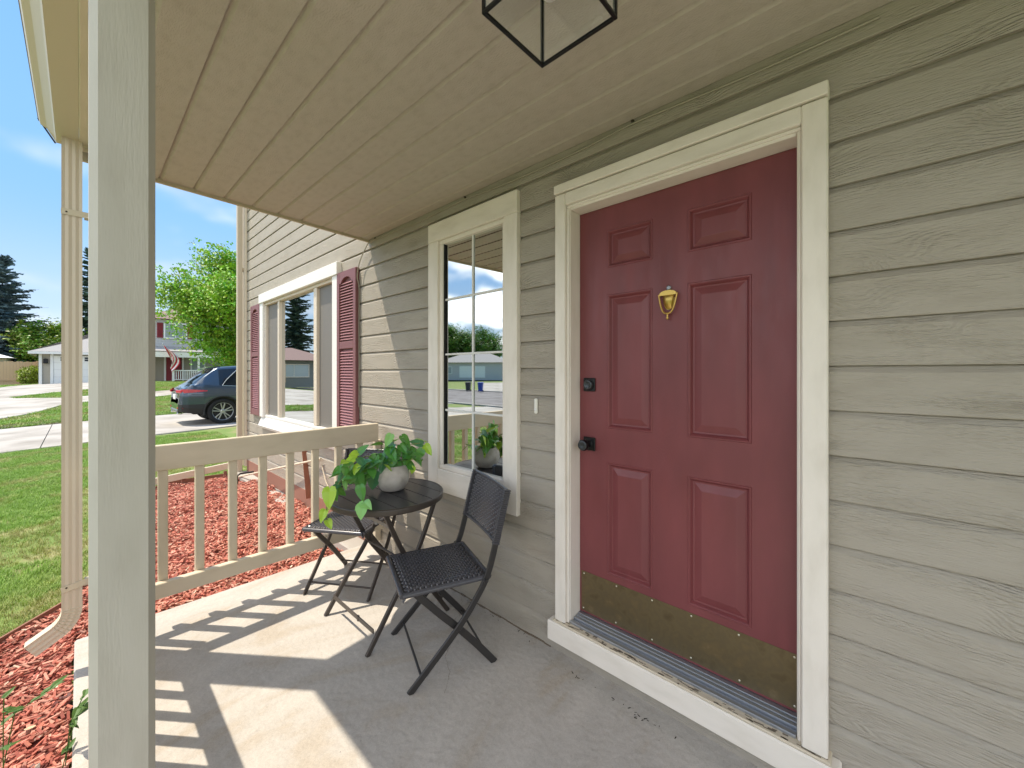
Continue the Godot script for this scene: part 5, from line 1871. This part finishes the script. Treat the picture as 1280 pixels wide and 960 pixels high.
		for sx: float in [1.40, 1.74, 2.76]:
			var sm := MB.new()
			sm.tube([Vector3(sx if sx > 1.5 else 1.72, 0.33, s * pick(sx, wide) * 0.988), Vector3(sx if sx > 1.5 else 1.55, 0.80, s * pick(sx, wide) * 1.001), Vector3(sx if sx > 1.5 else 1.42, 1.06, s * pick(sx, wide) * 0.945)], 0.004, 4)
			part("door_seam", sm, M.weather_strip, c)
		for wx: float in wheels:
			var wn := Node3D.new()
			wn.name = numbered("wheel", c)
			wn.position = Vector3(wx, 0.365, s * 0.855)
			wn.rotation = Vector3(s * PI / 2, 0, 0)
			c.add_child(wn, true)
			var ty := MB.new()
			ty.lathe([Vector2(0.24, -0.11), Vector2(0.33, -0.118), Vector2(0.358, -0.10), Vector2(0.367, -0.05), Vector2(0.367, 0.05), Vector2(0.358, 0.10), Vector2(0.33, 0.118), Vector2(0.258, 0.108), Vector2(0.25, 0.06)], 40)
			part("tyre", ty, M.tyre, wn)
			var ri := MB.new()
			ri.lathe([Vector2(0.235, 0.05), Vector2(0.246, 0.10), Vector2(0.258, 0.106), Vector2(0.262, 0.10)], 40)
			for k in 10:
				var a := TAU * k / 10.0 + (0.11 if k % 2 else -0.11)
				var d := Vector3(cos(a), 0, sin(a))
				ri.bar(d * 0.04 + Vector3(0, 0.085, 0), d * 0.246 + Vector3(0, 0.092, 0), 0.030, 0.022, Vector3.UP, 0.004)
			ri.lathe([Vector2(0.065, 0.07), Vector2(0.062, 0.094), Vector2(0.04, 0.102), Vector2(0.0001, 0.103)], 20)
			part("rim", ri, M.rim, wn)
			var di := MB.new()
			di.lathe([Vector2(0.23, 0.03), Vector2(0.0001, 0.032)], 24)
			part("brake_disc", di, M.car_trim, wn)
	var sp := MB.new()
	sp.prism([Vector2(0.60, 1.605), Vector2(0.64, 1.632), Vector2(0.98, 1.70), Vector2(0.98, 1.67), Vector2(0.80, 1.61)], -0.62, 0.62, 2)
	part("roof_spoiler", sp, M.car_paint, c)
	var pl := MB.new()
	pl.box(Vector3(0.012, 0.80, 0), Vector3(0.03, 0.15, 0.36), Basis(), 0.01)
	part("number_plate", pl, M.muntin, c)
	var bar_ := MB.new()
	bar_.box(Vector3(0.035, 0.94, 0), Vector3(0.05, 0.03, 0.80), Basis(), 0.008)
	part("tailgate_chrome", bar_, M.chrome, c)
	var di2 := MB.new()
	di2.box(Vector3(0.03, 0.42, 0), Vector3(0.10, 0.10, 1.0), Basis(), 0.03)
	part("rear_diffuser", di2, M.steel, c)

# ---------------------------------------------------------------- neighbours
func hip_roof(b: MB, lo: Vector3, hi: Vector3, rise: float, over: float, ends := true) -> void:
	# ridge along x, hipped or gabled at the ends; lo and hi are the wall box, the eaves stand at hi.y
	var x0 := lo.x - over
	var x1 := hi.x + over
	var z0 := lo.z - over
	var z1 := hi.z + over
	var zm := (z0 + z1) / 2.0
	var run := (z1 - z0) / 2.0 if ends else 0.0
	var ra := Vector3(x0 + run, hi.y + rise, zm)
	var rb := Vector3(x1 - run, hi.y + rise, zm)
	var y := hi.y
	var A := Vector3(x0, y, z0)
	var B := Vector3(x1, y, z0)
	var C := Vector3(x1, y, z1)
	var D := Vector3(x0, y, z1)
	var c := (A + C) / 2.0
	b.facing([D, C, rb, ra], c)
	b.facing([A, B, rb, ra], c)
	b.facing([A, D, ra], c)
	b.facing([B, C, rb], c)
	b.facing([A, B, C, D], c + Vector3(0, 1, 0))

func siding_wall(h: Node3D, called: String, lo: Vector3, hi: Vector3, m: Material) -> MeshInstance3D:
	# a box wall with lap siding lines standing proud on its +z face
	var b := MB.new()
	b.span(lo, hi)
	var n := int((hi.y - lo.y) / 0.2)
	for k in n:
		var y0 := lo.y + k * 0.2
		b.facing([Vector3(lo.x, y0, hi.z + 0.02), Vector3(hi.x, y0, hi.z + 0.02), Vector3(hi.x, y0 + 0.2, hi.z + 0.004), Vector3(lo.x, y0 + 0.2, hi.z + 0.004)], (lo + hi) / 2.0)
		b.facing([Vector3(lo.x, y0, hi.z + 0.02), Vector3(hi.x, y0, hi.z + 0.02), Vector3(hi.x, y0, hi.z), Vector3(lo.x, y0, hi.z)], (lo + hi) / 2.0)
	return part(called, b, m, h)

func far_window(h: Node3D, x0: float, x1: float, y0: float, y1: float, z: float, m: Material) -> void:
	var f := MB.new()
	f.span(Vector3(x0 - 0.1, y1, z), Vector3(x1 + 0.1, y1 + 0.1, z + 0.06))
	f.span(Vector3(x0 - 0.1, y0 - 0.1, z), Vector3(x1 + 0.1, y0, z + 0.07))
	f.span(Vector3(x0 - 0.1, y0, z), Vector3(x0, y1, z + 0.055))
	f.span(Vector3(x1, y0, z), Vector3(x1 + 0.1, y1, z + 0.055))
	f.span(Vector3((x0 + x1) / 2.0 - 0.025, y0, z), Vector3((x0 + x1) / 2.0 + 0.025, y1, z + 0.045))
	var w := part("window", f, m, h)
	var g := MB.new()
	g.span(Vector3(x0, y0, z + 0.02), Vector3(x1, y1, z + 0.03))
	part("pane", g, M.curtained_glass, w)

func garage_door(h: Node3D, x0: float, x1: float, y0: float, y1: float, z: float, panes: bool) -> void:
	var b := MB.new()
	var rows := 4
	for k in rows:
		b.span(Vector3(x0, lerpf(y0, y1, k / float(rows)) + 0.004, z), Vector3(x1, lerpf(y0, y1, (k + 1) / float(rows)) - 0.004, z + 0.05), 0.004)
	var d := part("garage_door", b, M.white_paint, h)
	if panes:
		var n := 4
		for k in n:
			var cx := lerpf(x0, x1, (k + 0.5) / n)
			for e in 4:
				var g := MB.new()
				var px := cx - 0.27 + 0.54 * (e % 2) - (0.13 if e % 2 else -0.13)
				var py := y1 - 0.33 + (0.16 if e > 1 else 0.0)
				g.span(Vector3(px - 0.12, py - 0.065, z + 0.045), Vector3(px + 0.12, py + 0.065, z + 0.058))
				part("pane", g, M.dark_glass, d)

func build_neighbours() -> void:
	var gy := 0.56
	var h := thing("neighbour_house", "grey two-storey house with red door, white porch and white garage across the lawn", "house", Vector3(0, 0, 0))
	siding_wall(h, "upper_wall", Vector3(3.6, 3.0, -53), Vector3(14, 5.85, -44.2), M.house_grey)
	siding_wall(h, "lower_wall", Vector3(3.6, gy - 0.3, -53), Vector3(14, 3.0, -44.4), M.house_beige)
	var rf := MB.new()
	hip_roof(rf, Vector3(3.6, 3.0, -53), Vector3(14, 5.88, -44.2), 2.3, 0.4)
	part("roof", rf, M.roof_brown, h)
	siding_wall(h, "garage_wall", Vector3(-1.95, gy - 0.3, -50), Vector3(3.58, 2.86, -43.5), M.house_beige)
	var gr := MB.new()
	hip_roof(gr, Vector3(-1.95, 0, -50), Vector3(3.6, 2.88, -43.5), 1.55, 0.45)
	part("garage_roof", gr, M.roof_grey, h)
	var fa := MB.new()
	fa.span(Vector3(-2.42, 2.70, -43.08), Vector3(4.0, 2.87, -43.04))
	fa.span(Vector3(-2.44, 2.70, -50.4), Vector3(-2.40, 2.87, -43.09))
	part("garage_fascia", fa, M.flag_white, h)
	for x: float in [-1.95, -1.42, 3.45]:
		var t := MB.new()
		t.span(Vector3(x - 0.02, gy - 0.1, -43.47), Vector3(x + 0.13, 2.7, -43.41))
		part("garage_trim", t, M.white_paint, h)
	garage_door(h, -1.28, 3.44, gy, 2.62, -43.49, true)
	var lm := MB.new()
	lm.box(Vector3(-1.65, 2.2, -43.36), Vector3(0.22, 0.34, 0.2), Basis(), 0.03)
	part("wall_lamp", lm, M.black_metal, h)
	# porch
	var pr := MB.new()
	pr.prism([Vector2(3.05, -41.9), Vector2(3.12, -41.9), Vector2(3.55, -44.2), Vector2(3.05, -44.2)], 3.6, 8.6, 0)
	part("porch_roof", pr, M.roof_grey, h)
	var pf := MB.new()
	pf.span(Vector3(3.6, 2.62, -42.0), Vector3(8.6, 3.04, -41.92))
	part("porch_fascia", pf, M.white_paint, h)
	var deck := MB.new()
	deck.span(Vector3(3.6, gy - 0.3, -44.3), Vector3(8.6, gy + 0.12, -41.95))
	part("porch_deck", deck, M.paving, h)
	for x: float in [5.12, 6.75, 8.5]:
		var q := MB.new()
		q.span(Vector3(x - 0.07, gy + 0.12, -42.1), Vector3(x + 0.07, 2.62, -41.96))
		part("porch_column", q, M.white_paint, h)
	var rl := MB.new()
	rl.span(Vector3(5.2, gy + 0.95, -42.06), Vector3(8.4, gy + 1.03, -42.0))
	rl.span(Vector3(5.2, gy + 0.22, -42.06), Vector3(8.4, gy + 0.28, -42.0))
	for k in 22:
		var x := 5.3 + k * 0.14
		if absf(x - 6.75) > 0.1:
			rl.span(Vector3(x - 0.025, gy + 0.285, -42.05), Vector3(x + 0.025, gy + 0.945, -42.01))
	part("porch_railing", rl, M.white_paint, h)
	var dr := MB.new()
	dr.span(Vector3(4.95, gy + 0.13, -44.36), Vector3(5.95, gy + 2.2, -44.30), 0.01)
	part("red_door", dr, M.deep_red, h)
	for x: float in [4.80, 5.98]:
		var t := MB.new()
		t.span(Vector3(x, gy + 0.13, -44.37), Vector3(x + 0.12, gy + 2.3, -44.28))
		part("door_trim", t, M.white_paint, h)
	far_window(h, 6.65, 7.5, gy + 0.9, gy + 2.05, -44.37, M.white_paint)
	far_window(h, 4.86, 6.2, 4.35, 5.5, -44.17, M.white_paint)
	for x: float in [4.34, 6.34]:
		var s := MB.new()
		s.span(Vector3(x, 4.3, -44.17), Vector3(x + 0.38, 5.55, -44.11), 0.01)
		for k in 14:
			s.box(Vector3(x + 0.19, 4.42 + k * 0.08, -44.10), Vector3(0.28, 0.05, 0.012), Basis(Vector3.RIGHT, 0.5))
		part("shutter", s, M.deep_red, h)
	# striped flag drooping from a slanting pole on the porch column
	var fl := thing("house_flag", "red and white striped flag drooping from a pole on the far porch", "flag", Vector3(4.98, 0, -41.85))
	var pole := MB.new()
	pole.tube([Vector3(0.12, 2.15, -0.05), Vector3(-0.55, 3.65, 0.25)], 0.02, 6)
	pole.lathe([Vector2(0.0001, -0.05), Vector2(0.05, 0.0), Vector2(0.0001, 0.05)], 8, Transform3D(Basis(), Vector3(-0.55, 3.68, 0.25)))
	part("pole", pole, M.chrome, fl)
	for k in 9:
		var b := MB.new()
		b.grid(1, 8, func(u: float, v: float) -> Vector3:
			var q := (k + u) / 9.0
			var p := Vector3(-0.5, 3.52, 0.25).lerp(Vector3(0.06, 2.28, -0.02), v)
			return p + Vector3(0.75 * q * sin(v * 3.0 + 0.3) + 0.05 * sin(q * 9.0), -0.9 * q * (0.35 + 0.65 * v), 0.10 * sin(q * 10.0 + v * 5.0)))
		part("stripe", b, M.flag_red if k % 2 == 0 else M.flag_white, fl)
	# timber fence, shrub and the pale roof behind it
	var fe := thing("timber_fence", "weathered wooden board fence running left from the neighbour's garage", "fence")
	var panel := MB.new()
	for k in 62:
		var x := -2.05 - k * 0.152
		panel.span(Vector3(x - 0.146, 0.35, -48.02), Vector3(x, 2.22 + r(-0.03, 0.03), -47.99 + r(-0.006, 0.006)))
	part("fence_boards", panel, M.fence_wood, fe).set_meta("kind", "stuff")
	for k in 5:
		var po := MB.new()
		po.span(Vector3(-2.3 - k * 2.4, 0.3, -47.97), Vector3(-2.19 - k * 2.4, 2.28, -47.87))
		part("fence_post", po, M.fence_wood, fe)
	var ra := MB.new()
	ra.span(Vector3(-11.4, 0.78, -47.968), Vector3(-2.05, 0.88, -47.93))
	part("fence_rail", ra, M.fence_wood, fe)
	shrub(Vector3(-2.5, 0.48, -46.9), 0.75, "yellow green shrub between the timber fence and the garage corner", Color(0.24, 0.30, 0.05))
	var aw := thing("garden_shed", "low pale-roofed shed behind the timber fence", "shed", Vector3(0, 0, 0))
	var sw := MB.new()
	sw.span(Vector3(-9.5, 0.3, -58), Vector3(-4.2, 2.6, -54))
	part("wall", sw, M.house_beige, aw)
	var sr := MB.new()
	hip_roof(sr, Vector3(-9.5, 0.3, -58), Vector3(-4.2, 2.62, -54), 0.9, 0.4)
	part("roof", sr, M.flag_white, aw)

	# beyond the street: what the two windows mirror
	var a := thing("street_house", "pale house with a wide white garage door across the street", "house", Vector3(-49.5, 0.3, -59.5), 0.95)
	siding_wall(a, "wall", Vector3(-7, -0.5, -9), Vector3(7, 3.0, 0), M.house_grey)
	var ar := MB.new()
	hip_roof(ar, Vector3(-7, 0, -9), Vector3(7, 3.02, 0), 2.1, 0.5)
	part("roof", ar, M.roof_grey, a)
	garage_door(a, -2.6, 2.6, 0.0, 2.3, 0.0, false)
	far_window(a, 4.2, 5.8, 0.9, 2.1, 0.02, M.white_paint)
	var b2 := thing("low_house", "low dark green house with a brown roof and wide porch window near the fence", "house", Vector3(-13.2, 0.15, -49.5), 0.15)
	siding_wall(b2, "wall", Vector3(-4, -0.5, -7), Vector3(3.6, 2.6, 0), M.house_dark)
	var br := MB.new()
	hip_roof(br, Vector3(-4, 0, -7), Vector3(3.6, 2.62, 0), 1.6, 0.9)
	part("roof", br, M.roof_brown, b2)
	far_window(b2, -1.6, 1.4, 0.75, 2.1, 0.02, M.sash)
	for d in [[Vector3(-27.4, 0, -33.2), M.bin_blue, "blue wheeled bin standing at the far kerb of the street"], [Vector3(-27.3, 0, -35.2), M.bin_dark, "dark wheeled bin beside the blue bin at the far kerb"]]:
		var p: Vector3 = d[0]
		p.y = ground(p.x, p.z) + 0.03
		var bn := thing("wheeled_bin", d[2], "bin", p, 0.9, "wheeled bins across the street")
		var body := MB.new()
		for k in 4:
			var s0: Vector2 = [Vector2(-1, -1), Vector2(1, -1), Vector2(1, 1), Vector2(-1, 1)][k]
			var s1: Vector2 = [Vector2(1, -1), Vector2(1, 1), Vector2(-1, 1), Vector2(-1, -1)][k]
			body.facing([Vector3(s0.x * 0.22, 0.05, s0.y * 0.25), Vector3(s1.x * 0.22, 0.05, s1.y * 0.25), Vector3(s1.x * 0.30, 1.0, s1.y * 0.34), Vector3(s0.x * 0.30, 1.0, s0.y * 0.34)], Vector3(0, 0.5, 0))
		part("body", body, d[1], bn)
		var lid := MB.new()
		lid.box(Vector3(0, 1.03, 0), Vector3(0.66, 0.07, 0.74), Basis(Vector3.RIGHT, 0.06), 0.02)
		part("lid", lid, d[1], bn)
		for s: float in [-1.0, 1.0]:
			var wh := MB.new()
			wh.lathe([Vector2(0.0001, -0.03), Vector2(0.1, -0.03), Vector2(0.1, 0.03), Vector2(0.0001, 0.03)], 14, Transform3D(Basis(Vector3.BACK, PI / 2), Vector3(s * 0.25, 0.1, -0.24)))
			part("wheel", wh, M.tyre, bn)

func build_trees() -> void:
	broadleaf("shade_tree", "bright green leafy tree behind the parked car, before the neighbour's house", Vector3(7.9, 0.35, -31.0), 9.3, 4.5, 0.6, Color(0.21, 0.42, 0.045), 9500, 0.165, 7)
	broadleaf("yard_tree", "yellow green tree behind the neighbour's garage roof", Vector3(-1.9, 0.5, -57.5), 6.4, 2.4, 1.0, Color(0.16, 0.28, 0.04), 1300, 0.2, 8)
	conifer("blue_spruce", "tall blue spruce with drooping branches behind the timber fence", Vector3(-4.9, 0.6, -60.0), 11.6, 5.2, Color(0.15, 0.225, 0.235), 9)
	conifer("blue_spruce", "dark conifer standing behind the garage roof", Vector3(0.9, 0.6, -60.0), 13.6, 3.6, Color(0.08, 0.14, 0.09), 10)
	conifer("street_pine", "tall open pine behind the low dark house", Vector3(-17.5, 0.3, -61.0), 17.0, 5.5, Color(0.07, 0.12, 0.07), 12)
	var spots := [[Vector3(-53.5, 0.3, -78), 14.5, 5.5, "broad green tree behind the white garage across the street"], [Vector3(-63, 0.4, -70.5), 12.5, 5.5, "round green tree left of the white garage across the street"], [Vector3(-58, 0.3, -76), 12.5, 5.5, "green tree farthest down behind the street houses"], [Vector3(-31, 0.3, -62), 9.5, 4.2, "smaller green tree at the corner of the street"]]
	for k in spots.size():
		broadleaf("street_tree", spots[k][3], spots[k][0], spots[k][1], spots[k][2], 2.0, Color(0.10, 0.22, 0.04), 2200, 0.3, 20 + k)

# ---------------------------------------------------------------- the scene
func _ready() -> void:
	rng.seed = 1
	var cam := Camera3D.new()
	cam.name = "camera"
	cam.position = Vector3(0, EYE, 0)
	cam.rotation.y = -deg_to_rad(47.317)
	cam.projection = Camera3D.PROJECTION_FRUSTUM
	cam.near = 0.05
	cam.far = 500.0
	cam.size = 2.0 * 480.0 / 498.0 * cam.near
	cam.frustum_offset = Vector2(0, -15.0 / 498.0 * cam.near)
	add_child(cam)
	cam.current = true

	var env := Environment.new()
	env.background_mode = Environment.BG_SKY
	var sky := Sky.new()
	var pano := PanoramaSkyMaterial.new()
	pano.panorama = ImageTexture.create_from_image(sky_image(1024, 512))
	sky.sky_material = pano
	env.sky = sky
	env.background_energy_multiplier = 0.58
	env.tonemap_mode = Environment.TONE_MAPPER_LINEAR
	env.tonemap_exposure = 2.5
	env.sdfgi_enabled = true
	env.ssao_enabled = true
	env.ssil_enabled = true
	var we := WorldEnvironment.new()
	we.name = "world"
	we.environment = env
	add_child(we)
	var sun := DirectionalLight3D.new()
	sun.name = "sun"
	sun.light_energy = 0.74
	sun.light_color = Color(1.0, 0.955, 0.88)
	sun.light_angular_distance = 0.53
	sun.shadow_enabled = true
	add_child(sun)
	sun.look_at_from_position(Vector3.ZERO, SUN, Vector3.RIGHT)

	make_materials()
	build_ground()
	build_house()
	build_posts()
	build_railings()
	build_downspout()
	shutter(Vector3(1.6575, 0.838, -6.50), 0.40, "far dark red louvred shutter left of the picture window, beside the house corner")
	shutter(Vector3(1.6575, 0.838, -3.722), 0.375, "near dark red louvred shutter right of the picture window, beside the railing")
	build_neighbours()
	build_car()
	build_trees()
	build_beds()
	build_grass()
	build_lantern()
	build_wall_bits()
	build_table()
	make_chair("dark wicker folding chair in front, facing left, backrest to the wall", Vector3(1.288, 0.0, -1.648), deg_to_rad(-111.7), M.frame_metal)
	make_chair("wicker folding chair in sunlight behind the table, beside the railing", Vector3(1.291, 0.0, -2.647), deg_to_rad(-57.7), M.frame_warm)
	build_plant()
	build_weeds()
